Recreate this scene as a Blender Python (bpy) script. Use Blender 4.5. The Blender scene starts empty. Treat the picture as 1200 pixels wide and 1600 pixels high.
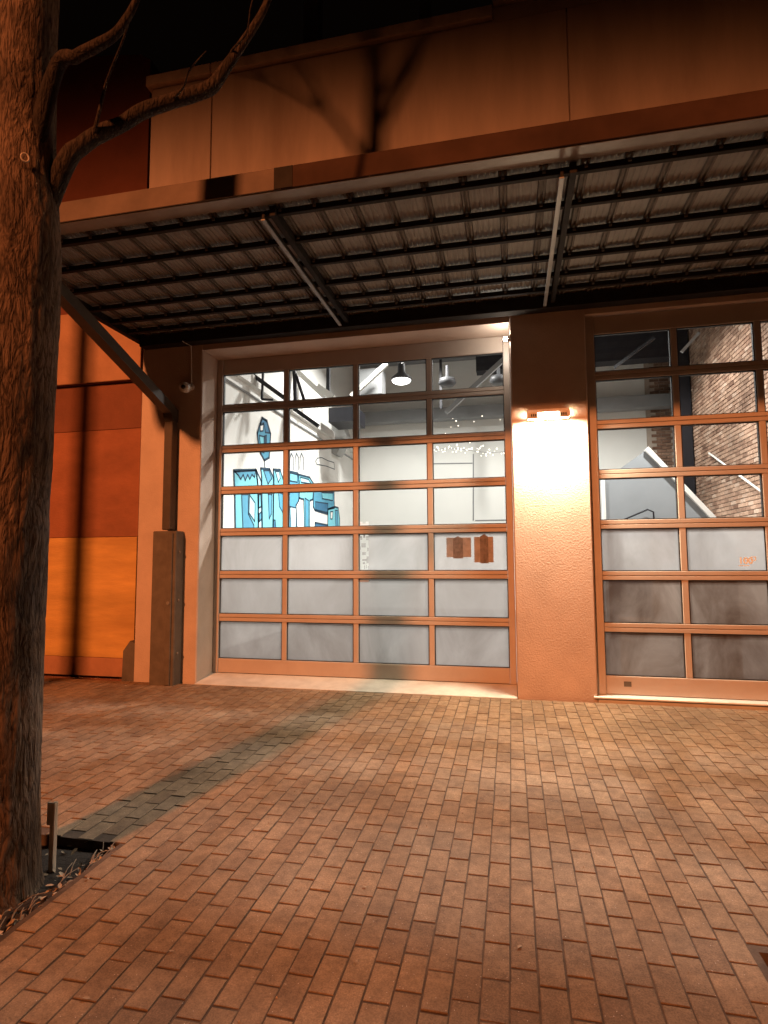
import bpy, math, random
from mathutils import Vector, Matrix, noise
random.seed(7)
SC = bpy.context.scene
COL = SC.collection

# ------------------------------------------------------------------ camera
CAM = Vector((1.76941, -6.52184, 1.40462))
CR = Vector((0.97649219, 0.21549073, -0.00517184))
CU = Vector((0.0226823, -0.07886507, 0.99662722))
CF = Vector((-0.21435605, 0.97331601, 0.08189895))
FPX = 900.0
cd = bpy.data.cameras.new('camera')
cd.sensor_fit = 'VERTICAL'; cd.sensor_height = 36.0; cd.lens = 36.0*FPX/1600.0
cd.clip_start = 0.05; cd.clip_end = 500
co = bpy.data.objects.new('camera', cd); COL.objects.link(co)
B = -CF
co.matrix_world = Matrix(((CR.x, CU.x, B.x, CAM.x), (CR.y, CU.y, B.y, CAM.y), (CR.z, CU.z, B.z, CAM.z), (0, 0, 0, 1)))
SC.camera = co

# ------------------------------------------------------------------ night sky
W = bpy.data.worlds.new('World'); SC.world = W; W.use_nodes = True
bg = W.node_tree.nodes['Background']
bg.inputs[0].default_value = (0.10, 0.055, 0.035, 1); bg.inputs[1].default_value = 0.012
SC.view_settings.view_transform = 'Standard'; SC.view_settings.look = 'None'
SC.view_settings.exposure = 0.0; SC.view_settings.gamma = 1.0
SC.cycles.use_denoising = True
SC.cycles.max_bounces = 8; SC.cycles.diffuse_bounces = 5; SC.cycles.glossy_bounces = 3
SC.cycles.transmission_bounces = 4; SC.cycles.transparent_max_bounces = 12
SC.cycles.sample_clamp_indirect = 4.0
SC.cycles.caustics_reflective = False; SC.cycles.caustics_refractive = False

STREET_LIGHT = (-5.15, -22.2, 13.8)
STREET_POWER = 36500.0
STREET_COLOUR = (1.0, 0.315, 0.105)
WALL_PACK_L = 950.0
FRONT_L = 330.0
PENDANT_L = 14.0
PENDANT_W = 820.0
SPOT_L = 480.0

# ------------------------------------------------------------------ pixel -> point
def ray(x, y):
    return CF + CR*((x-600)/FPX) - CU*((y-800)/FPX)
def onY(x, y, Y):
    d = ray(x, y); return CAM + d*((Y-CAM.y)/d.y)
def onX(x, y, X):
    d = ray(x, y); return CAM + d*((X-CAM.x)/d.x)
SLOPE = 0.0282
def gz(y):
    return SLOPE*(y+0.4)
def onG(x, y):
    d = ray(x, y); n = Vector((0, -SLOPE, 1)); o = Vector((0, -0.4, 0))
    return CAM + d*(((o-CAM).dot(n))/d.dot(n))
def project(P):
    d = Vector(P)-CAM; z = d.dot(CF)
    if z < 0.05: return None
    return (600+FPX*d.dot(CR)/z, 800-FPX*d.dot(CU)/z)

# ------------------------------------------------------------------ mesh helper
class MB:
    def __init__(s): s.v = []; s.f = []; s.c = []
    def box(s, x0, x1, y0, y1, z0, z1):
        b = len(s.v)
        s.v += [(x0,y0,z0),(x1,y0,z0),(x1,y1,z0),(x0,y1,z0),(x0,y0,z1),(x1,y0,z1),(x1,y1,z1),(x0,y1,z1)]
        s.f += [tuple(b+i for i in q) for q in ((3,2,1,0),(4,5,6,7),(0,1,5,4),(1,2,6,5),(2,3,7,6),(3,0,4,7))]
        return s
    def cbox(s, x0, x1, y0, y1, z0, z1, c=0.005):
        # box with every edge chamfered by c
        b = len(s.v); X=(x0,x1); Y=(y0,y1); Z=(z0,z1); idx={}
        for i in (0,1):
            for j in (0,1):
                for k in (0,1):
                    sx=c if i==0 else -c; sy=c if j==0 else -c; sz=c if k==0 else -c
                    idx[(i,j,k,'x')]=len(s.v); s.v.append((X[i],Y[j]+sy,Z[k]+sz))
                    idx[(i,j,k,'y')]=len(s.v); s.v.append((X[i]+sx,Y[j],Z[k]+sz))
                    idx[(i,j,k,'z')]=len(s.v); s.v.append((X[i]+sx,Y[j]+sy,Z[k]))
        n0=len(s.f)
        for i in (0,1): s.f.append(tuple(idx[(i,j,k,'x')] for j,k in ((0,0),(1,0),(1,1),(0,1))))
        for j in (0,1): s.f.append(tuple(idx[(i,j,k,'y')] for i,k in ((0,0),(1,0),(1,1),(0,1))))
        for k in (0,1): s.f.append(tuple(idx[(i,j,k,'z')] for i,j in ((0,0),(1,0),(1,1),(0,1))))
        for j in (0,1):
            for k in (0,1): s.f.append((idx[(0,j,k,'y')],idx[(1,j,k,'y')],idx[(1,j,k,'z')],idx[(0,j,k,'z')]))
        for i in (0,1):
            for k in (0,1): s.f.append((idx[(i,0,k,'x')],idx[(i,1,k,'x')],idx[(i,1,k,'z')],idx[(i,0,k,'z')]))
        for i in (0,1):
            for j in (0,1): s.f.append((idx[(i,j,0,'x')],idx[(i,j,1,'x')],idx[(i,j,1,'y')],idx[(i,j,0,'y')]))
        for i in (0,1):
            for j in (0,1):
                for k in (0,1): s.f.append((idx[(i,j,k,'x')],idx[(i,j,k,'y')],idx[(i,j,k,'z')]))
        ce=Vector(((x0+x1)/2,(y0+y1)/2,(z0+z1)/2))
        for q in range(n0,len(s.f)):
            f=s.f[q]; p=[Vector(s.v[a]) for a in f]
            n=(p[1]-p[0]).cross(p[2]-p[0]); m=sum(p,Vector())/len(p)
            if n.dot(m-ce)<0: s.f[q]=tuple(reversed(f))
        return s
    def quad(s, a, b_, c, d):
        b=len(s.v); s.v += [tuple(a),tuple(b_),tuple(c),tuple(d)]; s.f.append((b,b+1,b+2,b+3)); return s
    def bar(s, p, q, w, h, up=(0,0,1)):
        # rectangular bar from p to q
        p=Vector(p); q=Vector(q); d=(q-p).normalized(); u=Vector(up)
        r=d.cross(u)
        if r.length<1e-4: r=d.cross(Vector((1,0,0)))
        r.normalize(); u=r.cross(d)
        b=len(s.v)
        for e in (p,q):
            for a,c in ((-1,-1),(1,-1),(1,1),(-1,1)): s.v.append(tuple(e+r*(a*w/2)+u*(c*h/2)))
        s.f += [tuple(b+i for i in f) for f in ((0,1,2,3),(7,6,5,4),(0,4,5,1),(1,5,6,2),(2,6,7,3),(3,7,4,0))]
        return s
    def tube(s, pts, rad, n=8, cap=True, wob=None):
        pts=[Vector(p) for p in pts]
        if not isinstance(rad,(list,tuple)): rad=[rad]*len(pts)
        b=len(s.v); prev=None
        for i,p in enumerate(pts):
            d=(pts[min(i+1,len(pts)-1)]-pts[max(i-1,0)]).normalized()
            if prev is None:
                r=d.cross(Vector((0,0,1)))
                if r.length<0.05: r=d.cross(Vector((0,1,0)))
            else: r=prev-d*prev.dot(d)
            r.normalize(); prev=r; u=d.cross(r)
            for k in range(n):
                a=2*math.pi*k/n; rr=rad[i]
                o=r*math.cos(a)+u*math.sin(a)
                if wob: rr=rr*(1+wob(p,o,a))
                s.v.append(tuple(p+o*rr))
        for i in range(len(pts)-1):
            for k in range(n):
                k2=(k+1)%n
                s.f.append((b+i*n+k,b+i*n+k2,b+(i+1)*n+k2,b+(i+1)*n+k))
        if cap:
            s.f.append(tuple(b+k for k in reversed(range(n))))
            e=b+(len(pts)-1)*n; s.f.append(tuple(e+k for k in range(n)))
        return s
    def lathe(s, prof, c, n=20):
        b=len(s.v)
        for r,z in prof:
            for k in range(n):
                a=2*math.pi*k/n; s.v.append((c[0]+r*math.cos(a),c[1]+r*math.sin(a),c[2]+z))
        for i in range(len(prof)-1):
            for k in range(n):
                k2=(k+1)%n; s.f.append((b+i*n+k,b+i*n+k2,b+(i+1)*n+k2,b+(i+1)*n+k))
        s.f.append(tuple(b+k for k in reversed(range(n))))
        e=b+(len(prof)-1)*n; s.f.append(tuple(e+k for k in range(n)))
        return s
    def prism(s, poly, off):
        # poly: list of 3d points, extruded by vector off
        b=len(s.v); n=len(poly); off=Vector(off)
        s.v += [tuple(p) for p in poly]; s.v += [tuple(Vector(p)+off) for p in poly]
        s.f.append(tuple(range(b,b+n))); s.f.append(tuple(reversed(range(b+n,b+2*n))))
        for i in range(n):
            j=(i+1)%n; s.f.append((b+i,b+i+n,b+j+n,b+j))
        return s
    def build(s, name, mat, parent=None, smooth=False, fix=False):
        me=bpy.data.meshes.new(name); me.from_pydata(s.v,[],s.f); me.update()
        if fix:
            import bmesh
            bm=bmesh.new(); bm.from_mesh(me); bmesh.ops.recalc_face_normals(bm,faces=bm.faces); bm.to_mesh(me); bm.free()
        if mat: me.materials.append(mat)
        if smooth: me.polygons.foreach_set('use_smooth',[True]*len(me.polygons))
        o=bpy.data.objects.new(name,me); COL.objects.link(o)
        if parent: o.parent=parent
        return o

def inst(name, me, parent, loc=(0,0,0), rz=0):
    o=bpy.data.objects.new(name,me); COL.objects.link(o); o.parent=parent; o.location=loc
    if rz: o.rotation_euler=(0,0,rz)
    return o
def thing(name, label, cat, group=None):
    o=bpy.data.objects.new(name,None); COL.objects.link(o); o['label']=label; o['category']=cat
    if group: o['group']=group
    return o
def tag(o, label, cat, group=None):
    o['label']=label; o['category']=cat
    if group: o['group']=group
    return o
def node_part(name, parent):
    o=bpy.data.objects.new(name,None); COL.objects.link(o); o.parent=parent; return o

# ------------------------------------------------------------------ materials
def mat(name, base, rough=0.7, var=0.12, scale=6.0, bump=0.0, bscale=40.0, metal=0.0, dirt=0.0, dirt_col=(0.05,0.035,0.025), detail=6.0, spec=0.4, stretch=(1,1,1)):
    m=bpy.data.materials.new(name); m.use_nodes=True; nt=m.node_tree; N=nt.nodes; L=nt.links
    p=N['Principled BSDF']; p.inputs['Roughness'].default_value=rough; p.inputs['Metallic'].default_value=metal
    p.inputs['Specular IOR Level'].default_value=spec
    tc=N.new('ShaderNodeTexCoord'); mp=N.new('ShaderNodeMapping'); mp.inputs['Scale'].default_value=stretch
    L.new(tc.outputs['Object'],mp.inputs[0])
    n=N.new('ShaderNodeTexNoise'); n.inputs['Scale'].default_value=scale; n.inputs['Detail'].default_value=detail; n.inputs['Roughness'].default_value=0.6
    L.new(mp.outputs[0],n.inputs['Vector'])
    r=N.new('ShaderNodeValToRGB'); r.color_ramp.elements[0].position=0.3; r.color_ramp.elements[1].position=0.7
    r.color_ramp.elements[0].color=tuple(c*(1-var) for c in base)+(1,); r.color_ramp.elements[1].color=tuple(min(1,c*(1+var)) for c in base)+(1,)
    L.new(n.outputs['Fac'],r.inputs[0]); out=r.outputs[0]
    if dirt>0:
        n2=N.new('ShaderNodeTexNoise'); n2.inputs['Scale'].default_value=scale*0.35; n2.inputs['Detail'].default_value=8; n2.inputs['Roughness'].default_value=0.7
        L.new(mp.outputs[0],n2.inputs['Vector'])
        r2=N.new('ShaderNodeValToRGB'); r2.color_ramp.elements[0].position=0.48; r2.color_ramp.elements[1].position=0.75
        r2.color_ramp.elements[0].color=(0,0,0,1); r2.color_ramp.elements[1].color=(dirt,)*3+(1,)
        L.new(n2.outputs['Fac'],r2.inputs[0])
        mx=N.new('ShaderNodeMixRGB'); L.new(r2.outputs[0],mx.inputs[0]); L.new(out,mx.inputs[1]); mx.inputs[2].default_value=dirt_col+(1,)
        out=mx.outputs[0]
    L.new(out,p.inputs['Base Color'])
    if bump>0:
        nb=N.new('ShaderNodeTexNoise'); nb.inputs['Scale'].default_value=bscale; nb.inputs['Detail'].default_value=5; nb.inputs['Roughness'].default_value=0.65
        L.new(mp.outputs[0],nb.inputs['Vector'])
        bp=N.new('ShaderNodeBump'); bp.inputs['Strength'].default_value=bump; bp.inputs['Distance'].default_value=0.01
        L.new(nb.outputs['Fac'],bp.inputs['Height']); L.new(bp.outputs[0],p.inputs['Normal'])
    return m
def emit(name, col, s):
    m=bpy.data.materials.new(name); m.use_nodes=True; nt=m.node_tree
    nt.nodes.remove(nt.nodes['Principled BSDF'])
    e=nt.nodes.new('ShaderNodeEmission'); e.inputs[0].default_value=col+(1,); e.inputs[1].default_value=s
    nt.links.new(e.outputs[0],nt.nodes['Material Output'].inputs[0]); return m
def glass_mat(name):
    m=bpy.data.materials.new(name); m.use_nodes=True; nt=m.node_tree; N=nt.nodes; L=nt.links
    N.remove(N['Principled BSDF'])
    t=N.new('ShaderNodeBsdfTransparent'); t.inputs[0].default_value=(0.93,0.95,0.94,1)
    g=N.new('ShaderNodeBsdfGlossy'); g.inputs['Roughness'].default_value=0.02
    f=N.new('ShaderNodeFresnel'); f.inputs[0].default_value=1.5
    x=N.new('ShaderNodeMixShader'); L.new(f.outputs[0],x.inputs[0]); L.new(t.outputs[0],x.inputs[1]); L.new(g.outputs[0],x.inputs[2])
    L.new(x.outputs[0],N['Material Output'].inputs[0]); return m
def frost_mat(name,lo,hi,base,gl=0.12):
    m=bpy.data.materials.new(name); m.use_nodes=True; nt=m.node_tree; N=nt.nodes; L=nt.links
    N.remove(N['Principled BSDF'])
    tc=N.new('ShaderNodeTexCoord')
    n=N.new('ShaderNodeTexNoise'); n.inputs['Scale'].default_value=1.3; n.inputs['Detail'].default_value=7; n.inputs['Roughness'].default_value=0.62; n.inputs['Distortion'].default_value=0.6
    mpn=N.new('ShaderNodeMapping'); mpn.inputs['Scale'].default_value=(1.5,1,0.8); L.new(tc.outputs['Object'],mpn.inputs[0]); L.new(mpn.outputs[0],n.inputs['Vector'])
    r=N.new('ShaderNodeValToRGB'); r.color_ramp.elements[0].position=0.3; r.color_ramp.elements[1].position=0.72
    r.color_ramp.elements[0].color=lo+(1,); r.color_ramp.elements[1].color=hi+(1,)
    L.new(n.outputs['Fac'],r.inputs[0])
    t=N.new('ShaderNodeBsdfTranslucent'); L.new(r.outputs[0],t.inputs[0])
    d=N.new('ShaderNodeBsdfDiffuse'); d.inputs[0].default_value=base+(1,)
    x=N.new('ShaderNodeMixShader'); x.inputs[0].default_value=0.22; L.new(t.outputs[0],x.inputs[1]); L.new(d.outputs[0],x.inputs[2])
    tr=N.new('ShaderNodeBsdfTransparent'); y=N.new('ShaderNodeMixShader'); y.inputs[0].default_value=0.07
    L.new(x.outputs[0],y.inputs[1]); L.new(tr.outputs[0],y.inputs[2])
    g=N.new('ShaderNodeBsdfGlossy'); g.inputs['Roughness'].default_value=gl
    f=N.new('ShaderNodeFresnel'); f.inputs[0].default_value=1.45
    z=N.new('ShaderNodeMixShader'); L.new(f.outputs[0],z.inputs[0]); L.new(y.outputs[0],z.inputs[1]); L.new(g.outputs[0],z.inputs[2])
    L.new(z.outputs[0],N['Material Output'].inputs[0]); return m
def vinyl_mat():
    m=bpy.data.materials.new('white_vinyl'); m.use_nodes=True; nt=m.node_tree; N=nt.nodes; L=nt.links
    N.remove(N['Principled BSDF'])
    t=N.new('ShaderNodeBsdfTranslucent'); t.inputs[0].default_value=(0.85,0.87,0.87,1)
    d=N.new('ShaderNodeBsdfDiffuse'); d.inputs[0].default_value=(0.8,0.82,0.82,1)
    x=N.new('ShaderNodeMixShader'); x.inputs[0].default_value=0.35; L.new(t.outputs[0],x.inputs[1]); L.new(d.outputs[0],x.inputs[2])
    L.new(x.outputs[0],N['Material Output'].inputs[0]); return m
def attr_mat(name, cols, rough=0.85, bump=0.35, bscale=90, specks=True):
    # colour chosen per piece by the face attribute 'tone'
    m=bpy.data.materials.new(name); m.use_nodes=True; nt=m.node_tree; N=nt.nodes; L=nt.links
    p=N['Principled BSDF']; p.inputs['Roughness'].default_value=rough; p.inputs['Specular IOR Level'].default_value=0.35
    a=N.new('ShaderNodeAttribute'); a.attribute_name='tone'
    r=N.new('ShaderNodeValToRGB'); cr=r.color_ramp
    cr.elements[0].position=0; cr.elements[0].color=cols[0]+(1,); cr.elements[1].position=1; cr.elements[1].color=cols[-1]+(1,)
    for i,c in enumerate(cols[1:-1]):
        e=cr.elements.new((i+1)/(len(cols)-1)); e.color=c+(1,)
    L.new(a.outputs['Fac'],r.inputs[0])
    g=N.new('ShaderNodeNewGeometry')
    n=N.new('ShaderNodeTexNoise'); n.inputs['Scale'].default_value=14; n.inputs['Detail'].default_value=8; n.inputs['Roughness'].default_value=0.7
    L.new(g.outputs['Position'],n.inputs['Vector'])
    r2=N.new('ShaderNodeValToRGB'); r2.color_ramp.elements[0].position=0.3; r2.color_ramp.elements[1].position=0.72
    r2.color_ramp.elements[0].color=(0.62,0.60,0.58,1); r2.color_ramp.elements[1].color=(1.18,1.18,1.18,1)
    L.new(n.outputs['Fac'],r2.inputs[0])
    mx=N.new('ShaderNodeMixRGB'); mx.blend_type='MULTIPLY'; mx.inputs[0].default_value=1; L.new(r.outputs[0],mx.inputs[1]); L.new(r2.outputs[0],mx.inputs[2])
    n3=N.new('ShaderNodeTexNoise'); n3.inputs['Scale'].default_value=1.1; n3.inputs['Detail'].default_value=5; n3.inputs['Roughness'].default_value=0.65
    L.new(g.outputs['Position'],n3.inputs['Vector'])
    r3=N.new('ShaderNodeValToRGB'); r3.color_ramp.elements[0].position=0.35; r3.color_ramp.elements[1].position=0.7
    r3.color_ramp.elements[0].color=(0.60,0.585,0.57,1); r3.color_ramp.elements[1].color=(1.08,1.08,1.08,1)
    L.new(n3.outputs['Fac'],r3.inputs[0])
    mx2=N.new('ShaderNodeMixRGB'); mx2.blend_type='MULTIPLY'; mx2.inputs[0].default_value=1; L.new(mx.outputs[0],mx2.inputs[1]); L.new(r3.outputs[0],mx2.inputs[2])
    n5=N.new('ShaderNodeTexNoise'); n5.inputs['Scale'].default_value=150; n5.inputs['Detail'].default_value=4; n5.inputs['Roughness'].default_value=0.8
    L.new(g.outputs['Position'],n5.inputs['Vector'])
    r5=N.new('ShaderNodeValToRGB'); r5.color_ramp.elements[0].position=0.36; r5.color_ramp.elements[1].position=0.66
    r5.color_ramp.elements[0].color=(0.66,0.65,0.64,1); r5.color_ramp.elements[1].color=(1.25,1.25,1.25,1); L.new(n5.outputs['Fac'],r5.inputs[0])
    mx5=N.new('ShaderNodeMixRGB'); mx5.blend_type='MULTIPLY'; mx5.inputs[0].default_value=1; L.new(mx2.outputs[0],mx5.inputs[1]); L.new(r5.outputs[0],mx5.inputs[2])
    out=mx5.outputs[0]
    if specks:
        v=N.new('ShaderNodeTexVoronoi'); v.inputs['Scale'].default_value=75
        L.new(g.outputs['Position'],v.inputs['Vector'])
        lt=N.new('ShaderNodeMath'); lt.operation='LESS_THAN'; lt.inputs[1].default_value=0.13; L.new(v.outputs['Distance'],lt.inputs[0])
        sp=N.new('ShaderNodeSeparateColor'); L.new(v.outputs['Color'],sp.inputs[0])
        gt=N.new('ShaderNodeMath'); gt.operation='GREATER_THAN'; gt.inputs[1].default_value=0.88; L.new(sp.outputs[0],gt.inputs[0])
        ml=N.new('ShaderNodeMath'); ml.operation='MULTIPLY'; L.new(lt.outputs[0],ml.inputs[0]); L.new(gt.outputs[0],ml.inputs[1])
        mx3=N.new('ShaderNodeMixRGB'); L.new(ml.outputs[0],mx3.inputs[0]); L.new(out,mx3.inputs[1]); mx3.inputs[2].default_value=(0.46,0.40,0.35,1)
        out=mx3.outputs[0]
    L.new(out,p.inputs['Base Color'])
    nb=N.new('ShaderNodeTexNoise'); nb.inputs['Scale'].default_value=bscale; nb.inputs['Detail'].default_value=6; nb.inputs['Roughness'].default_value=0.7
    L.new(g.outputs['Position'],nb.inputs['Vector'])
    bp=N.new('ShaderNodeBump'); bp.inputs['Strength'].default_value=bump; bp.inputs['Distance'].default_value=0.008
    L.new(nb.outputs['Fac'],bp.inputs['Height']); L.new(bp.outputs[0],p.inputs['Normal'])
    return m

M=dict(
 stucco=mat('tan_stucco',(0.50,0.385,0.31),0.85,0.09,3.0,0.55,55,dirt=0.25,dirt_col=(0.30,0.21,0.16)),
 panel=mat('streaked_stucco',(0.50,0.385,0.31),0.85,0.13,1.6,0.25,14,dirt=0.5,dirt_col=(0.27,0.18,0.13),stretch=(2.2,1,0.35)),
 cap=mat('cap_stone',(0.66,0.53,0.43),0.8,0.1,5,0.2,30,dirt=0.4),
 concrete=mat('threshold_concrete',(0.55,0.50,0.44),0.85,0.12,5,0.3,60,dirt=0.4,dirt_col=(0.25,0.2,0.16)),
 frame=mat('door_aluminium',(0.42,0.345,0.29),0.42,0.06,4,0.03,20,dirt=0.15,dirt_col=(0.22,0.17,0.13)),
 gasket=mat('black_gasket',(0.012,0.011,0.011),0.6,0.2,20),
 glass=glass_mat('clear_glass'), frost=frost_mat('frosted_glass',(0.235,0.23,0.22),(0.40,0.40,0.39),(0.20,0.185,0.17)), frost6=frost_mat('frosted_glass_dim',(0.175,0.17,0.16),(0.265,0.262,0.255),(0.185,0.17,0.155)), frost7=frost_mat('frosted_glass_dimmest',(0.12,0.115,0.108),(0.245,0.24,0.232),(0.165,0.15,0.135)), brown_reflect=frost_mat('brown_reflection_film',(0.05,0.036,0.026),(0.26,0.215,0.18),(0.165,0.12,0.088),0.2),  # film colours carry the lower rows' weaker light and the brown street reflection
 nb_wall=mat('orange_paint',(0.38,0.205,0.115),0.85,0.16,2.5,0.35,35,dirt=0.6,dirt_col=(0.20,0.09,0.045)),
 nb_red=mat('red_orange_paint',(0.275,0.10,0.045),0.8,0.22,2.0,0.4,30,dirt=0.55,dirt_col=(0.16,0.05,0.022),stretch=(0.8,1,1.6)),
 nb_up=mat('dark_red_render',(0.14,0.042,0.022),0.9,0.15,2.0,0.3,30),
 nb_dark=mat('shaded_red_paint',(0.175,0.06,0.028),0.8,0.2,2.0,0.4,30,dirt=0.5,dirt_col=(0.1,0.032,0.015)),
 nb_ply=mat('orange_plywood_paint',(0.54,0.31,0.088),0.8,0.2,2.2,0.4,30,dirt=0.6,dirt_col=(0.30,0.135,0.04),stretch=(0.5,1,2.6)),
 nb_base=mat('base_paint',(0.36,0.17,0.09),0.85,0.12,4,0.3,30,dirt=0.5,dirt_col=(0.2,0.08,0.04)),
 purlin=mat('dark_steel',(0.020,0.016,0.013),0.8,0.25,8,spec=0.1),
 hat=mat('deck_rib_steel',(0.105,0.092,0.08),0.8,0.25,8,spec=0.1),
 deck=mat('galvanised_deck',(0.215,0.208,0.192),0.8,0.14,3,0.05,20,dirt=0.5,dirt_col=(0.11,0.09,0.075),spec=0.15),
 flange=mat('grey_flange',(0.20,0.185,0.165),0.5,0.12,6,dirt=0.3),
 fascia=mat('dimmed_fascia_paint',(0.125,0.09,0.068),0.7,0.2,3,0.1,20,dirt=0.5,dirt_col=(0.07,0.05,0.038),spec=0.12),  # darkened base stands in for weaker light on the fascia
 fascia2=mat('dimmed_brown_fascia_paint',(0.045,0.024,0.016),0.85,0.25,3,0.1,20,dirt=0.5,dirt_col=(0.022,0.012,0.008),spec=0.08),  # own brown, darkened further to stand in for the weaker light
 pipe=mat('brown_pipe_paint',(0.058,0.044,0.032),0.55,0.2,6,0.1,30,dirt=0.35),
 guard=mat('grey_guard_steel',(0.115,0.095,0.075),0.5,0.2,7,0.15,30,dirt=0.5),
 white=mat('white_plaster',(0.74,0.735,0.71),0.8,0.04,1.2,0.1,20),
 back=mat('back_wall_paint',(0.70,0.70,0.67),0.8,0.03,1.0),
 plaster2=mat('shaded_white_plaster',(0.36,0.36,0.35),0.8,0.05,2),  # grey shading of the white column and bulkhead is put in this colour
 ceil=mat('grey_ceiling',(0.20,0.205,0.215),0.8,0.08,2),
 floor=mat('interior_concrete',(0.15,0.14,0.13),0.5,0.12,2,dirt=0.3),
 steel=mat('black_steel',(0.015,0.015,0.02),0.5,0.2,6),
 grey=mat('grey_panel',(0.255,0.275,0.295),0.7,0.06,2,dirt=0.12,dirt_col=(0.35,0.36,0.37)),
 greybeam=mat('grey_beam_paint',(0.22,0.225,0.23),0.6,0.08,2),
 trim=mat('white_trim',(0.72,0.71,0.68),0.6,0.05,3),
 lampmetal=mat('lamp_bronze',(0.10,0.08,0.06),0.5,0.15,10),
 lampplate=mat('lamp_pale',(0.55,0.48,0.40),0.5,0.1,10),
 camw=mat('camera_white',(0.66,0.62,0.56),0.4,0.05,8),
 black=mat('black_plastic',(0.01,0.01,0.01),0.3,0.1,8),
 sand=mat('joint_sand',(0.075,0.049,0.033),0.95,0.45,12,0.4,90),
 soil=mat('dark_soil',(0.022,0.014,0.009),0.95,0.4,25,0.9,45),
 wood=mat('grey_timber',(0.56,0.46,0.37),0.85,0.25,10,0.5,30,dirt=0.4,stretch=(6,6,0.8)),
 polewood=mat('pole_timber',(0.12,0.08,0.05),0.9,0.2,8,0.5,20,stretch=(6,6,0.6)),
 asphalt=mat('street_asphalt',(0.05,0.048,0.046),0.9,0.2,8,0.5,80),
 kerb=mat('kerb_concrete',(0.35,0.32,0.29),0.85,0.12,6,0.3,40,dirt=0.4),
 ground=mat('far_ground',(0.06,0.05,0.045),0.95,0.3,0.5),
 leaf=mat('dry_leaf',(0.34,0.25,0.17),0.8,0.6,9),
 twig=mat('dry_twig',(0.22,0.15,0.10),0.9,0.3,30),
 paper=mat('brown_paper',(0.31,0.27,0.26),0.8,0.25,14), paper2=mat('dark_print',(0.165,0.135,0.125),0.8,0.4,22),
 vinyl=vinyl_mat(), vinylgrey=mat('grey_vinyl',(0.30,0.29,0.28),0.5,0.05,10),
 crate=mat('brown_board',(0.21,0.105,0.055),0.8,0.2,6,0.2,30,dirt=0.3),
 tank=mat('galvanised_steel',(0.30,0.31,0.32),0.45,0.12,5),
 lampshade=mat('pendant_metal',(0.06,0.06,0.065),0.5,0.1,8),
)

# bark
def bark_mat(k=1.0,nm='tree_bark'):
    m=bpy.data.materials.new(nm); m.use_nodes=True; nt=m.node_tree; N=nt.nodes; L=nt.links
    p=N['Principled BSDF']; p.inputs['Roughness'].default_value=0.9; p.inputs['Specular IOR Level'].default_value=0.2
    tc=N.new('ShaderNodeTexCoord'); mp=N.new('ShaderNodeMapping'); mp.inputs['Scale'].default_value=(1,1,0.24); L.new(tc.outputs['Object'],mp.inputs[0])
    nd=N.new('ShaderNodeTexNoise'); nd.inputs['Scale'].default_value=9; nd.inputs['Detail'].default_value=5; L.new(mp.outputs[0],nd.inputs['Vector'])
    md=N.new('ShaderNodeVectorMath'); md.operation='MULTIPLY_ADD'; md.inputs[1].default_value=(0.11,0.11,0.11); L.new(nd.outputs['Color'],md.inputs[0]); L.new(mp.outputs[0],md.inputs[2])
    v=N.new('ShaderNodeTexVoronoi'); v.feature='DISTANCE_TO_EDGE'; v.inputs['Scale'].default_value=30; L.new(md.outputs[0],v.inputs['Vector'])
    v2=N.new('ShaderNodeTexVoronoi'); v2.feature='DISTANCE_TO_EDGE'; v2.inputs['Scale'].default_value=75; L.new(md.outputs[0],v2.inputs['Vector'])
    nf=N.new('ShaderNodeTexNoise'); nf.inputs['Scale'].default_value=60; nf.inputs['Detail'].default_value=6; nf.inputs['Roughness'].default_value=0.75; L.new(mp.outputs[0],nf.inputs['Vector'])
    a1=N.new('ShaderNodeMath'); a1.operation='MULTIPLY_ADD'; a1.inputs[1].default_value=2.2; L.new(v.outputs['Distance'],a1.inputs[0])
    a2=N.new('ShaderNodeMath'); a2.operation='MULTIPLY_ADD'; a2.inputs[1].default_value=1.0; L.new(v2.outputs['Distance'],a2.inputs[0]); L.new(nf.outputs['Fac'],a2.inputs[2])
    L.new(a2.outputs[0],a1.inputs[2])
    n=a1
    r=N.new('ShaderNodeValToRGB'); r.color_ramp.elements[0].position=0.38; r.color_ramp.elements[1].position=1.0
    r.color_ramp.elements[0].color=(0.045*k,0.028*k,0.019*k,1); r.color_ramp.elements[1].color=(0.225*k,0.152*k,0.107*k,1)
    L.new(n.outputs[0],r.inputs[0])
    n2=N.new('ShaderNodeTexNoise'); n2.inputs['Scale'].default_value=3.5; n2.inputs['Detail'].default_value=6
    L.new(tc.outputs['Object'],n2.inputs['Vector'])
    r2=N.new('ShaderNodeValToRGB'); r2.color_ramp.elements[0].position=0.35; r2.color_ramp.elements[1].position=0.65
    r2.color_ramp.elements[0].color=(0.45,0.42,0.4,1); r2.color_ramp.elements[1].color=(1.1,1.05,1,1); L.new(n2.outputs['Fac'],r2.inputs[0])
    mx=N.new('ShaderNodeMixRGB'); mx.blend_type='MULTIPLY'; mx.inputs[0].default_value=1; L.new(r.outputs[0],mx.inputs[1]); L.new(r2.outputs[0],mx.inputs[2])
    L.new(mx.outputs[0],p.inputs['Base Color'])
    bp=N.new('ShaderNodeBump'); bp.inputs['Strength'].default_value=0.7; bp.inputs['Distance'].default_value=0.014
    L.new(n.outputs[0],bp.inputs['Height']); L.new(bp.outputs[0],p.inputs['Normal'])
    return m
M['bark']=bark_mat(0.68); M['limb']=bark_mat(0.2,'dimmed_limb_bark')  # limbs take a darker copy of the bark, standing in for weaker light
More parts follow.
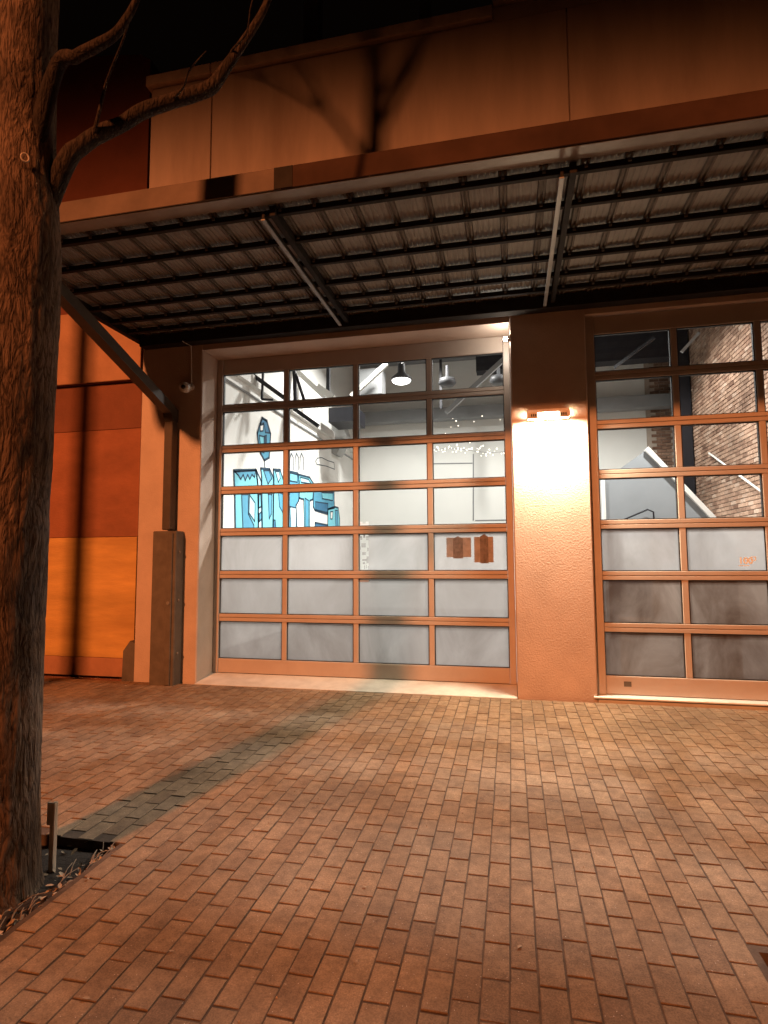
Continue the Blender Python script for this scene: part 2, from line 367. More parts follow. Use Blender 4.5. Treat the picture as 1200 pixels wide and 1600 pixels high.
# brick material for the interior wall and the pavers
M['paver']=attr_mat('clay_paver',[(0.25,0.158,0.094),(0.292,0.19,0.113),(0.325,0.217,0.132),(0.284,0.192,0.121),(0.352,0.245,0.153)])
M['brick']=attr_mat('old_brick',[(0.20,0.105,0.07),(0.40,0.255,0.18),(0.50,0.33,0.24),(0.33,0.19,0.13),(0.56,0.41,0.32)],bump=0.5,specks=False)
M['mortar']=mat('mortar',(0.42,0.35,0.29),0.95,0.1,10,0.4,60)

def paint(name,c): return mat(name,c,0.75,0.07,5)
BL=[paint('mural_cyan',(0.17,0.50,0.60)),paint('mural_blue',(0.075,0.28,0.42)),paint('mural_pale',(0.42,0.66,0.72)),paint('mural_deep',(0.03,0.13,0.24)),paint('mural_navy',(0.012,0.04,0.075)),paint('mural_white',(0.72,0.72,0.70))]

# ================================================================== ground
g=MB(); g.quad((-120,-140,-0.62),(120,-140,-0.62),(120,120,-0.62),(-120,120,-0.62)); o=g.build('ground',M['ground']); o['kind']='structure'
g=MB(); g.box(-60,60,-17.0,-8.62,-0.60,-0.45); o=g.build('street',M['asphalt']); o['kind']='structure'
g=MB(); g.cbox(-60,60,-8.62,-8.45,-0.55,gz(-8.5)+0.01,0.02); o=g.build('kerb',M['kerb']); o['kind']='structure'
g=MB(); g.box(-60,60,-30,-17.0,-0.60,-0.40); o=g.build('far_pavement',M['kerb']); o['kind']='structure'

# pavement: sand bed (with holes for the tree pits) + pavers
PITS=[(-1.20,-0.30,-4.75,-3.70),(2.66,3.66,-4.75,-3.93)]
PX0,PX1,PY0,PY1=-6.2,7.2,-7.2,-0.45
pav=bpy.data.objects.new('pavement',None); COL.objects.link(pav); pav['kind']='structure'
def in_pit(x,y,pad=0.0):
    return any(a-pad<x<b+pad and c-pad<y<d+pad for a,b,c,d in PITS)
bed=MB()
xs=sorted({PX0,PX1,*[v for p in PITS for v in p[:2]]}); ys=sorted({PY0-1.24,PY1,*[v for p in PITS for v in p[2:]]})
for i in range(len(xs)-1):
    for j in range(len(ys)-1):
        if in_pit((xs[i]+xs[i+1])/2,(ys[j]+ys[j+1])/2): continue
        a,b_,c,d=xs[i],xs[i+1],ys[j],ys[j+1]
        bed.quad((a,c,gz(c)-0.0036),(b_,c,gz(c)-0.0036),(b_,d,gz(d)-0.0036),(a,d,gz(d)-0.0036))
bed.build('joint_sand',M['sand'],pav)
sl=MB()
for a,b_ in ((-60,PX0),(PX1,60)): sl.quad((a,-8.46,gz(-8.46)),(b_,-8.46,gz(-8.46)),(b_,PY1+0.4,gz(PY1)),(a,PY1+0.4,gz(PY1)))
sl.quad((PX0,-8.46,gz(-8.46)),(PX1,-8.46,gz(-8.46)),(PX1,PY0,gz(PY0)-0.001),(PX0,PY0,gz(PY0)-0.001))
sl.build('pavement_slab',M['kerb'],pav)
PWID,PLEN,JX,JY=0.1,0.192,0.0026,0.0042
pav_list=[]
ncol=int((PX1-PX0)/PWID)
k0=int(math.floor((PX0-1.73)/PWID))
for k in range(k0,k0+ncol):
    xa=1.73+k*PWID
    off=-3.63 if k%2==0 else -3.70
    j=int(math.ceil((PY1-off)/PLEN))
    yb=off+j*PLEN
    while yb>PY0:
        ya=yb-PLEN
        y1=min(yb,PY1); y0=max(ya,PY0)
        if y1-y0>0.03 and not in_pit(xa+PWID/2,(y0+y1)/2,0.02):
            pav_list.append((xa+PWID/2,(y0+y1)/2,y1-y0))
        yb=ya
def paver_geo(L_,rs):
    w=PWID/2-JX-rs.uniform(0,0.0016); l=L_/2-JY-rs.uniform(0,0.0018); c=rs.uniform(0.0018,0.0032)
    jit=lambda: rs.uniform(-0.0012,0.0012)
    B_=[(-w,-l,-0.02),(w,-l,-0.02),(w,l,-0.02),(-w,l,-0.02)]
    S_=[(x+jit(),y+jit(),-c*(0.3 if y<0 else 1.0)) for x,y,_ in B_]
    T_=[(x-math.copysign(c,x)+jit(),y-math.copysign(c*(0.25 if y<0 else 1.0),y)+jit(),0) for x,y,_ in B_]
    f=[(8,9,10,11)]
    for i in range(4):
        n=(i+1)%4; f.append((i,n,4+n,4+i)); f.append((4+i,4+n,8+n,8+i))
    return B_+S_+T_,f
def set_tone(me,vals):
    a=me.attributes.new('tone','FLOAT','FACE'); a.data.foreach_set('value',vals)
def seen(p):
    q=project((p[0],p[1],gz(p[1])))
    return q is not None and -40<q[0]<1240 and q[1]<1680
vis=[p for p in pav_list if seen(p) and p[2]>0.18]
vis.sort(key=lambda p:(Vector((p[0],p[1],gz(p[1])))-CAM).length)
near=set(vis[:300])
rs=random.Random(3)
variants=[]
for i in range(40):
    v,f=paver_geo(PLEN,rs); me=bpy.data.meshes.new('paver'); me.from_pydata(v,[],f); me.materials.append(M['paver'])
    set_tone(me,[rs.random()]*len(f)); variants.append(me)
tilt=math.atan(SLOPE)
for p in vis[:300]:
    o=inst('paver',rs.choice(variants),pav,(p[0],p[1],gz(p[1])+rs.uniform(-0.0014,0.0014)))
    o.rotation_euler=(tilt+rs.uniform(-0.006,0.006),rs.uniform(-0.008,0.008),rs.uniform(-0.006,0.006))
rest=MB(); tones=[]
for p in pav_list:
    if p in near: continue
    v,f=paver_geo(p[2],rs); b=len(rest.v); dz=rs.uniform(-0.0014,0.0014); ta=rs.uniform(-0.008,0.008); tb=rs.uniform(-0.006,0.006); t=rs.random()
    ca,sa=math.cos(rs.uniform(-0.006,0.006)),rs.uniform(-0.006,0.006)
    for x,y,z in v: rest.v.append((p[0]+x*ca-y*sa,p[1]+y*ca+x*sa,gz(p[1]+y)+z+dz+ta*x+tb*y))
    rest.f+=[tuple(b+i for i in q) for q in f]; tones+=[t]*len(f)
o=rest.build('paver_field',M['paver'],pav); set_tone(o.data,tones); o['kind']='stuff'

# tree pits
for i,(a,b_,c,d) in enumerate(PITS):
    s=MB(); n=18
    for iy in range(n+1):
        for ix in range(n+1):
            x=a+(b_-a)*ix/n; y=c+(d-c)*iy/n
            e=min(ix,n-ix,iy,n-iy)/3.0
            s.v.append((x,y,gz(y)-0.055+0.02*noise.noise(Vector((x*6,y*6,i)))+0.025*min(1,e)))
    for iy in range(n):
        for ix in range(n):
            q=iy*(n+1)+ix; s.f.append((q,q+1,q+n+2,q+n+1))
    o=s.build('tree_pit_soil',M['soil'],None,True); o['kind']='structure'
    s=MB()
    t=0.02
    for (x0,x1,y0,y1) in ((a-t,a,c,d),(b_,b_+t,c,d),(a-t,b_+t,c-t,c),(a-t,b_+t,d,d+t)):
        P=[(x0,y0,gz(y0)-0.09),(x1,y0,gz(y0)-0.09),(x1,y1,gz(y1)-0.09),(x0,y1,gz(y1)-0.09)]
        s.prism(P[::-1],(0,0,0.085))
    o=s.build('pit_edging',M['sand'],None,fix=True); o['kind']='structure'

# ================================================================== building
YP=-0.4
bld=thing('commercial_building','tan stucco commercial building with two glazed garage doors under a steel canopy','building')
def part(name,mb,m,parent=bld,**k): return mb.build(name,M[m] if isinstance(m,str) else m,parent,**k)
DH0,DH1=0.05,3.925
part('pier',MB().cbox(-2.615,-1.80,YP,0.12,-0.05,4.02,0.012),'stucco')
part('pier',MB().cbox(1.80,2.572,YP,0.12,-0.05,4.02,0.012),'stucco')
part('pier',MB().cbox(5.86,7.6,YP,0.12,-0.05,4.02,0.012),'stucco')
part('lintel',MB().box(-1.797,1.797,YP+0.002,0.12,DH1,4.02),'stucco')
part('lintel',MB().box(2.575,5.857,YP+0.03,0.12,DH1+0.02,4.02),'stucco')
# upper wall in three panels with open control joints over a recessed backing
part('wall_backing',MB().box(-2.59,7.59,YP+0.03,0.12,4.023,7.38),'stucco')
for x0,x1 in ((-2.60,-1.757),(-1.743,2.487),(2.499,7.6)):
    part('stucco_panel',MB().cbox(x0,x1,YP,YP+0.029,4.3,7.40,0.006),'panel')
part('parapet_cap',MB().cbox(-2.66,-1.755,YP-0.05,0.2,7.44,7.585,0.012),'cap')
part('parapet_cap',MB().cbox(-1.745,1.70,YP-0.05,0.2,7.44,7.585,0.012),'cap')
part('parapet_cap',MB().cbox(1.702,7.7,YP-0.05,0.2,7.59,7.74,0.012),'cap')
part('cap_bed',MB().box(-2.595,1.70,YP+0.012,0.10,7.402,7.438),'stucco')
part('cap_bed',MB().box(1.703,7.595,YP+0.004,0.10,7.402,7.588),'stucco')
# threshold: sloping concrete from the pavers up to the door
t=MB(); t.prism([(-1.795,0.15,0.05),(-1.795,-0.05,0.05),(-1.795,-0.448,0.002),(-1.795,-0.448,-0.08),(-1.795,0.15,-0.08)],(3.59,0,0)); part('threshold',t,'concrete',fix=True)
t=MB(); t.cbox(2.575,5.855,-0.40,0.15,-0.08,0.028,0.006); part('threshold',t,'concrete')
t=MB(); t.cbox(2.53,5.9,-0.43,-0.20,0.032,0.05,0.004); part('sill_plate',t,'trim')
# apron strip between neighbour and pavers
# ---- garage doors
RW,MW=0.088,0.06
ZR=[3.299,2.782,2.264,1.747,1.229,0.712]
def garage_door(X0,X1,mull,pl,pr_,yf,ztop,zb0,zb1,label,opening_top,films=('frost','frost6','frost7'),cut=None):
    d=node_part('garage_door',bld); d['label']=label
    yb=yf+0.05
    # jamb tracks and head
    MB().cbox(X0,pl,yf-0.012,yb,zb0,opening_top,0.006).build('stile',M['frame'],d)
    MB().cbox(pr_,X1,yf-0.012,yb,zb0,opening_top,0.006).build('stile',M['frame'],d)
    MB().cbox(pl+0.001,pr_-0.001,yf+0.004,yb,ztop,opening_top-0.002,0.006).build('head_rail',M['frame'],d)
    MB().cbox(pl+0.001,pr_-0.001,yf,yb,zb0+0.003,zb1,0.006).build('bottom_rail',M['frame'],d)
    MB().box(pl,pr_,yf+0.012,yb-0.004,zb0-0.025,zb0+0.001).build('rubber_seal',M['gasket'],d)
    for z in ZR:
        # each rail is two section edges meeting in a thin joint
        m=MB(); m.cbox(pl+0.001,pr_-0.001,yf,yb,z-RW/2,z-0.0025,0.004); m.cbox(pl+0.001,pr_-0.001,yf,yb,z+0.0025,z+RW/2,0.004)
        m.box(pl+0.001,pr_-0.001,yf+0.012,yb-0.01,z-0.0025,z+0.0025)
        m.build('rail',M['frame'],d)
    edges=[ztop]+sum([[z+RW/2,z-RW/2] for z in ZR],[])+[zb1]
    xe=[pl]+sum([[x-MW/2,x+MW/2] for x in mull],[])+[pr_]
    gk=0.009
    for r in range(7):
        zt,zb=edges[2*r],edges[2*r+1]
        for x in mull: MB().cbox(x-MW/2,x+MW/2,yf+0.004,yb,zb+0.001,zt-0.001,0.005).build('mullion',M['frame'],d)
        for c in range(len(mull)+1):
            xa,xb=xe[2*c],xe[2*c+1]
            G=MB()
            G.box(xa+0.0005,xa+gk,yf+0.016,yb,zb+0.0005,zt-0.0005); G.box(xb-gk,xb-0.0005,yf+0.016,yb,zb+0.0005,zt-0.0005)
            G.box(xa+gk+0.0005,xb-gk-0.0005,yf+0.016,yb,zb+0.0005,zb+gk); G.box(xa+gk+0.0005,xb-gk-0.0005,yf+0.016,yb,zt-gk,zt-0.0005)
            G.build('gasket',M['gasket'],d)
            P=MB(); P.quad((xa+gk*0.5,yf+0.026,zb+gk*0.5),(xb-gk*0.5,yf+0.026,zb+gk*0.5),(xb-gk*0.5,yf+0.026,zt-gk*0.5),(xa+gk*0.5,yf+0.026,zt-gk*0.5))
            fr=r>=4
            if cut and (r,c)==cut[0]:
                # film left off round the vertical lettering: clear strip with film counters
                ca,cb,cz0,cz1,holes=cut[1]; y=yf+0.026
                P=MB(); P.quad((xa+gk*0.5,y,zb+gk*0.5),(ca,y,zb+gk*0.5),(ca,y,zt-gk*0.5),(xa+gk*0.5,y,zt-gk*0.5))
                P.quad((cb,y,zb+gk*0.5),(xb-gk*0.5,y,zb+gk*0.5),(xb-gk*0.5,y,zt-gk*0.5),(cb,y,zt-gk*0.5))
                P.quad((ca,y,zb+gk*0.5),(cb,y,zb+gk*0.5),(cb,y,cz0),(ca,y,cz0)); P.quad((ca,y,cz1),(cb,y,cz1),(cb,y,zt-gk*0.5),(ca,y,zt-gk*0.5))
                for h in holes: P.quad((h[0],y,h[2]),(h[1],y,h[2]),(h[1],y,h[3]),(h[0],y,h[3]))
                Q=MB(); Q.quad((ca,y+0.003,cz0),(cb,y+0.003,cz0),(cb,y+0.003,cz1),(ca,y+0.003,cz1)); Q.build('pane',M['glass'],d)
            P.build('frosted_pane' if fr else 'pane',M[films[r-4]] if fr else M['glass'],d)
    return d
d1=garage_door(-1.797,1.797,[-0.88,0,0.88],-1.727,1.727,-0.03,3.735,0.052,0.222,'left glazed garage door recessed beside the wall lamp',DH1,
  cut=((4,2),(0.042,0.148,1.285,1.69,[(0.042,0.072,1.63,1.675),(0.118,0.148,1.63,1.675),(0.085,0.105,1.655,1.69),(0.062,0.115,1.545,1.595),(0.132,0.148,1.50,1.54),(0.042,0.052,1.52,1.56),(0.072,0.115,1.455,1.49),(0.072,0.125,1.385,1.41),(0.078,0.105,1.35,1.372),(0.122,0.148,1.36,1.44),(0.095,0.102,1.29,1.335),(0.12,0.127,1.30,1.34),(0.14,0.148,1.285,1.33)])))
d2=garage_door(2.575,5.857,[3.435,4.20,4.965],2.665,5.735,-0.31,3.745,0.052,0.235,'right glazed garage door in front of the brick room',DH1+0.015,films=('frost','brown_reflect','brown_reflect'))
# ---- canopy
cano=node_part('canopy',bld)
CX0,CX1,CY0,CY1=-2.62,6.9,-2.75,-0.41
def cp(name,mb,m,**k): return mb.build(name,M[m],cano,**k)
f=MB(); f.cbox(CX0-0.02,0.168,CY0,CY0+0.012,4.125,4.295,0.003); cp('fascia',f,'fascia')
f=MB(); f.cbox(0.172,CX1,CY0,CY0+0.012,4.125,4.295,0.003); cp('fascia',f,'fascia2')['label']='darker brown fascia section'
f=MB(); f.cbox(CX0,CX1,CY0+0.013,CY0+0.15,4.118,4.130,0.003); cp('gutter_lip',f,'flange')
f=MB(); f.cbox(CX0-0.02,CX0+0.05,CY0+0.152,CY1,4.05,4.28,0.004); cp('edge_beam',f,'purlin')
f=MB(); f.cbox(CX0+0.051,CX1,CY1-0.13,CY1,3.985,4.118,0.004); cp('wall_angle',f,'purlin')
f=MB(); f.box(CX0+0.051,CX1,CY0+0.151,CY1,4.20,4.24); cp('roof_sheet',f,'purlin')
ribx=[1.77+0.28*k for k in range(-15,19)]
ribx=[x for x in ribx if CX0+0.1<x<CX1]
# corrugated deck panels between the ribs
def deck_panel(x0,x1):
    m=MB(); n=5; w=(x1-x0)/n; prof=[]
    for i in range(n):
        a=x0+i*w
        prof+=[(a,4.13),(a+w*0.52,4.13),(a+w*0.60,4.1375),(a+w*0.92,4.1375)]
    prof.append((x1,4.13))
    b=len(m.v)
    for x,z in prof: m.v+=[(x,CY0+0.152,z),(x,CY1-0.132,z)]
    for i in range(len(prof)-1): m.f.append((b+2*i,b+2*i+1,b+2*i+3,b+2*i+2))
    return m
base=deck_panel(-0.14+0.03,0.14-0.03).build('deck_panel',M['deck'],cano); base.location=(ribx[0]-0.14,0,0)
hatm=MB(); hatm.prism([(-0.030,CY0+0.154,4.15),(-0.024,CY0+0.154,4.112),(-0.010,CY0+0.154,4.112),(-0.007,CY0+0.154,4.130),(0.007,CY0+0.154,4.130),(0.010,CY0+0.154,4.112),(0.024,CY0+0.154,4.112),(0.030,CY0+0.154,4.15)],(0,CY1-0.134-CY0-0.154,0))
hat0=hatm.build('deck_rib',M['hat'],cano,fix=True); hat0.location=(ribx[0],0,0)
for x in ribx[1:]:
    inst('deck_panel',base.data,cano,(x-0.14,0,0)); inst('deck_rib',hat0.data,cano,(x,0,0))
PUR=[-2.54,-2.15,-1.76,-1.37,-1.04,-0.75]
BX=[-0.035,2.165]
segs=[(CX0+0.052,CX1)]
for y in PUR:
    m=MB(); m.cbox(CX0+0.052,CX1,y-0.020,y+0.020,4.058,4.105,0.003); m.build('purlin',M['purlin'],cano)
f=MB(); f.box(0.12,0.265,CY0-0.004,CY0-0.0005,4.128,4.292); cp('splice_plate',f,'purlin')
clips=MB()
for y in PUR:
    for x in ribx: clips.cbox(x-0.012,x+0.012,y-0.034,y-0.0205,4.075,4.100,0.003)
o=clips.build('deck_clip',M['hat'],cano); o['kind']='stuff'
for x in BX+[4.40]:
    m=MB(); m.cbox(x-0.017,x+0.017,CY0+0.152,CY1-0.001,4.0,4.012,0.002); m.build('beam_flange',M['flange'],cano)
    m=MB(); m.box(x-0.008,x+0.012,CY0+0.153,CY1-0.002,4.013,4.056); m.build('beam_web',M['purlin'],cano)
    m=MB(); m.box(x+0.055,x+0.10,CY0+0.153,CY1-0.133,4.03,4.107);  m.build('rafter',M['purlin'],cano)

# ================================================================== interior of the building
IX0,IX1,IY1,IZ=-2.6,6.0,9.5,7.0
part('interior_floor',MB().box(IX0,IX1+0.1,0.16,IY1,-0.10,0.04),'floor')
part('interior_wall',MB().box(IX0-0.12,IX0,0.125,IY1,-0.1,IZ),'white')
part('back_wall',MB().box(IX0-0.12,5.30,IY1,IY1+0.15,-0.1,IZ),'back')
part('interior_wall',MB().box(IX0,7.5,0.122,0.15,4.03,IZ),'white')
part('ceiling',MB().box(IX0-0.12,IX1+0.2,0.13,IY1+0.15,IZ+0.002,IZ+0.1),'ceil')
part('ledge',MB().box(IX0+0.001,IX0+0.09,0.3,IY1-0.01,4.42,4.60),'white')
bm_=MB(); bm_.box(IX0+0.002,5.98,9.0,9.35,5.24,5.56); part('roof_beam',bm_,'greybeam')
part('steel_column',MB().box(5.62,5.97,8.0,8.3,0.04,IZ),'steel')
part('bulkhead',MB().box(1.0,5.61,7.9,8.3,6.15,IZ),'steel')
for y in (1.6,3.2,4.8,6.4):
    part('ceiling_joist',MB().box(IX0+0.003,IX1-0.01,y-0.05,y+0.05,IZ-0.3,IZ-0.001),'steel')
# brick walls
bw=node_part('brick_wall',bld)
MB().box(IX1+0.02,IX1+0.2,0.125,IY1+0.2,-0.1,IZ).build('mortar_bed',M['mortar'],bw)
MB().box(5.305,IX1+0.019,IY1+0.02,IY1+0.2,-0.1,IZ).build('mortar_bed',M['mortar'],bw)
def brick_geo(l,h,rs):
    # front face at x=0 pointing to -x ; length along y ; height along z
    c=0.006; j=lambda: rs.uniform(-0.002,0.002)
    a=[(0.03,-l/2,-h/2),(0.03,l/2,-h/2),(0.03,l/2,h/2),(0.03,-l/2,h/2)]
    p=rs.uniform(-0.004,0.006)
    s_=[(c-p,y+j(),z+j()) for _,y,z in a]; t_=[(-p,y-math.copysign(c,y)+j(),z-math.copysign(c,z)+j()) for _,y,z in a]
    f=[(11,10,9,8)]
    for i in range(4):
        n=(i+1)%4; f+= [(4+i,4+n,n,i),(8+i,8+n,4+n,4+i)]
    return a+s_+t_,f
rb=random.Random(11)
BLn,BHt=0.235,0.082
cand=[]
for r in range(int(IZ/BHt)):
    z=0.04+(r+0.5)*BHt; o_=(r%2)*BLn/2
    for k in range(int((IY1-0.2)/BLn)):
        y=0.3+o_+k*BLn
        cand.append((y,z))
bv=[]
for i in range(30):
    v,f=brick_geo(BLn-0.012,BHt-0.012,rb); me=bpy.data.meshes.new('brick'); me.from_pydata(v,[],f); me.materials.append(M['brick'])
    set_tone(me,[rb.random()]*len(f)); bv.append(me)
def bvis(y,z):
    q=project((IX1,y,z))
    return q and 1090<q[0]<1200 and 490<q[1]<815
vb=[c for c in cand if bvis(*c)]; vb.sort(key=lambda c:c[0]); nearb=set(vb[:300])
for y,z in vb[:300]: inst('brick',rb.choice(bv),bw,(IX1,y,z))
R_=MB(); tn=[]
for y,z in cand:
    if (y,z) in nearb: continue
    v,f=brick_geo(BLn-0.012,BHt-0.012,rb); b=len(R_.v); R_.v+=[(IX1+a,y+b2,z+c) for a,b2,c in v]; R_.f+=[tuple(b+i for i in q) for q in f]; tn+=[rb.random()]*len(f)
for r in range(int(IZ/BHt)):
    z=0.04+(r+0.5)*BHt
    for k in range(4):
        x=5.42+k*BLn-(r%2)*BLn*0.5
        if x<5.43 or x>5.97: continue
        v,f=brick_geo(BLn-0.012,BHt-0.012,rb); b=len(R_.v)
        R_.v+=[(x-b2,IY1+a,z+c) for a,b2,c in v]; R_.f+=[tuple(b+i for i in q) for q in f]; t_=rb.random()*0.3; tn+=[t_]*len(f)
o=R_.build('brick_field',M['brick'],bw); set_tone(o.data,tn); o['kind']='stuff'

# steel bracing seen through the top panes of the left door
def brace(pts,w,m='steel',name='brace'):
    k=MB()
    for a,b_ in zip(pts[:-1],pts[1:]): k.bar(a,b_,w,w)
    return part(name,k,m)
Z5=lambda x,y:(330+x/2.4,530+y/2.4)
def P5(x,y,Y): return onY(*Z5(x,y),Y)
brace([P5(150,130,2.6),P5(285,228,2.6)],0.07)
brace([P5(160,175,2.6),P5(150,100,2.6)],0.05)
brace([P5(195,120,2.6),P5(190,225,2.6),P5(232,228,2.6)],0.035)
brace([P5(312,110,3.2),P5(316,235,3.2)],0.06)
brace([P5(318,130,3.2),P5(350,232,3.2)],0.05)
brace([P5(312,262,3.2),P5(402,326,3.2)],0.07)
brace([P5(440,80,5.0),P5(438,215,5.0)],0.07)
brace([P5(300,100,4.5),P5(425,215,4.5)],0.10,'white','conduit')
brace([P5(400,180,4.5),P5(460,222,4.5)],0.13,'white','conduit')
brace([P5(660,90,6.0),P5(525,215,6.0)],0.10,'trim')
brace([P5(1098,75,5.0),P5(880,275,5.0)],0.09,'greybeam')
brace([P5(860,70,7.0),P5(862,260,7.0)],0.06,'steel')
part('duct_box',MB().box(*[P5(440,290,6.0).x,P5(545,290,6.0).x],6.0,6.8,P5(440,312,6.0).z,P5(440,258,6.0).z),'steel')
c0=P5(415,540,7.5); part('plaster_column',MB().cbox(c0.x-0.22,c0.x+0.22,7.4,7.8,0.04,P5(415,420,7.5).z,0.02),'plaster2')
q=[P5(420,420,7.2),P5(440,310,7.2),P5(490,312,7.2),P5(505,360,7.2),P5(470,432,7.2)]
part('hanging_bulkhead',MB().prism(q,(0,0.5,0)),'plaster2',fix=True)
for (px_,py_) in ((885,165),(1078,157)):
    w_=P5(px_,py_,6.0); part('ceiling_fan',MB().lathe([(0.03,0.4),(0.04,0.14),(0.17,0.10),(0.20,0.0),(0.15,-0.06)],w_,18),'lampshade',smooth=True)
for (y_,z_,x_) in ((4.2,6.5,0.9),(6.0,6.35,-1.5)):
    part('air_duct',MB().tube([(IX0+0.05,y_,z_),(IX1-0.3,y_,z_)],0.16,16),'tank',smooth=True)
for (yy,zz) in ((0.9,3.9),(1.6,4.05)):
    part('conduit',MB().tube([(IX0+0.02,yy,0.1),(IX0+0.02,yy,IZ-0.05)],0.018,8),'tank',smooth=True)
part('conduit',MB().tube([(IX0+0.02,0.3,4.25),(IX0+0.02,9.4,4.25)],0.022,8),'tank',smooth=True)
part('ceiling_vent',MB().box(P5(555,100,6.5).x,P5(640,100,6.5).x,6.5,6.9,P5(600,205,6.5).z,P5(600,110,6.5).z),'greybeam')
# thin panel joints on the back wall
for (a,b_) in ((Z5(835,467),Z5(980,465)),(Z5(983,430),Z5(983,680)),(Z5(990,680),Z5(1105,678))):
    k=MB(); k.bar(onY(*a,IY1-0.006),onY(*b_,IY1-0.006),0.012,0.03); part('panel_joint',k,'greybeam')
# right bay
brace([onY(960,574,4.0),onY(1022,528,4.0)],0.05)
brace([onY(1065,550,4.0),onY(1092,520,4.0)],0.05,'greybeam')

# ---- staircase with grey gable wall inside the right bay
st=thing('staircase','grey panelled staircase with white stringer behind the right glass door','staircase')
a=onY(944,750,4.0); b_=onY(1010,703,4.0); c=onY(1108,805,4.0); c2=onY(1150,850,4.0)
zl=0.04
MB().prism([(a.x,4.0,zl),(c2.x,4.0,zl),(c2.x,4.0,c2.z),(b_.x,4.0,b_.z),(a.x,4.0,a.z)],(0,0.10,0)).build('panel_wall',M['grey'],st,fix=True)
k=MB(); k.bar((b_.x-0.01,3.98,b_.z+0.02),(c2.x,3.98,c2.z+0.02),0.12,0.075); k.build('stringer',M['trim'],st)
k=MB(); k.bar((a.x-0.02,3.985,a.z+0.0),(a.x-0.02,3.985,zl),0.05,0.05); k.build('post',M['trim'],st)
k=MB(); h=[onY(975,812,3.93),onY(1012,796,3.93),onY(1021,800,3.93),onY(1022,815,3.93)]
k.tube(h,0.014,8); k.build('handrail',M['steel'],st,True)
for i in range(7):
    x=c2.x-0.05-0.17*i; z=c2.z+0.02+0.17*i*0.93
    if x<b_.x+0.15: break
    MB().cbox(x-0.02,x+0.26,4.11,5.0,z-0.06,z-0.02,0.004).build('tread',M['concrete'],st)
k=MB(); k.tube([onX(1108,708,5.93),onX(1195,772,5.93)],0.02,8); hr=k.build('wall_handrail',M['trim'],None,True)
tag(hr,'thin pale handrail sloping along the interior brick wall','handrail')

# ---- mural on the left interior wall
mu=thing('mural','blue hand painted lettering and castle tower on the white interior wall','mural')
Z6=lambda x,y:(330+x/5.217,600+y/5.217)
MX=IX0+0.003
lay=[0]
def mp(x,y,l): 
    p=onX(*Z6(x,y),IX0); return (IX0+0.002+0.0015*l,p.y,p.z)
def patch(poly,m,parent,name,l):
    pts=[mp(x,y,l) for x,y in poly]; return MB().prism(pts,(0.001,0,0)).build(name,m,parent,fix=True)
def outline(poly,parent,l,w=0.045,close=True):
    pts=[Vector(mp(x,y,l)) for x,y in poly]; k=MB()
    rng=range(len(pts)) if close else range(len(pts)-1)
    for i in rng:
        p,q_=pts[i],pts[(i+1)%len(pts)]
        e=(q_-p).normalized()*w*0.4
        k.bar(p-e,q_+e,0.0012,w,up=(0,0,1)) if abs((q_-p).normalized().z)<0.9 else k.bar(p-e,q_+e,w,0.0012,up=(1,0,0))
    return k.build('outline',BL[4],parent)
def letter(name,poly,m,inner=(),l=1):
    o=patch(poly,m,mu,name,l)
    for ip,im in inner: patch(ip,im,o,'brush_mark',l+1.2)
    outline(poly,o,l+2.4)
    for ip,im in inner:
        outline(ip,o,l+2.4,0.03)
    return o
letter('letter_stroke',[(182,705),(362,698),(378,830),(382,1230),(262,1230),(195,1230),(190,900)],BL[0],
   [([(190,715),(360,706),(350,760),(330,738),(312,775),(295,740),(275,785),(258,740),(238,775),(215,740)],BL[1]),
    ([(245,900),(300,900),(300,1060),(345,1150),(345,1230),(258,1230)],BL[1]),
    ([(310,905),(355,970),(352,1120),(305,1050)],BL[2])])
letter('letter_stroke',[(366,705),(405,790),(412,1230),(383,1230),(380,840)],BL[2],[([(388,900),(400,900),(405,1000),(385,1010)],BL[0]),([(388,1060),(408,1040),(410,1100),(390,1120)],BL[1])])
letter('letter_stroke',[(402,688),(474,694),(505,765),(500,1230),(415,1230),(410,760)],BL[0],[([(425,705),(468,705),(492,770),(460,815)],BL[1]),([(462,900),(492,900),(488,1060),(470,1100)],BL[1])])
letter('letter_stroke',[(505,697),(560,699),(600,830),(598,1230),(502,1230),(510,780)],BL[0],[([(520,712),(553,712),(560,770),(545,800)],BL[2]),([(545,880),(588,900),(588,1060),(555,1000)],BL[1]),([(500,1110),(520,1110),(530,1230),(500,1230)],BL[3])])
letter('letter_stroke',[(632,712),(705,728),(716,800),(712,950),(690,990),(700,1230),(632,1230)],BL[1],[([(640,725),(700,740),(700,800),(640,790)],BL[0]),([(640,1000),(690,1010),(690,1230),(650,1230)],BL[2])])
letter('letter_stroke',[(712,738),(800,762),(834,815),(826,940),(802,950),(800,1230),(760,1230),(752,940),(716,930)],BL[0],[([(725,760),(790,778),(815,815),(730,800)],BL[2]),([(762,930),(792,950),(790,1230),(770,1230)],BL[1])])
letter('letter_stroke',[(832,870),(1000,880),(1002,1010),(948,1020),(945,1060),(845,1030),(830,1000)],BL[1],[([(848,960),(950,975),(948,1050),(850,1025)],BL[3]),([(900,885),(990,890),(990,950),(905,935)],BL[0])])
letter('letter_stroke',[(845,1130),(945,1150),(945,1230),(845,1230)],BL[3])
letter('letter_stroke',[(950,1022),(1002,1000),(1034,1010),(1046,1100),(1046,1230),(948,1230)],BL[0],[([(970,1040),(990,1040),(985,1100),(972,1100)],BL[5]),([(1010,1030),(1028,1030),(1035,1230),(1015,1230)],BL[1])])
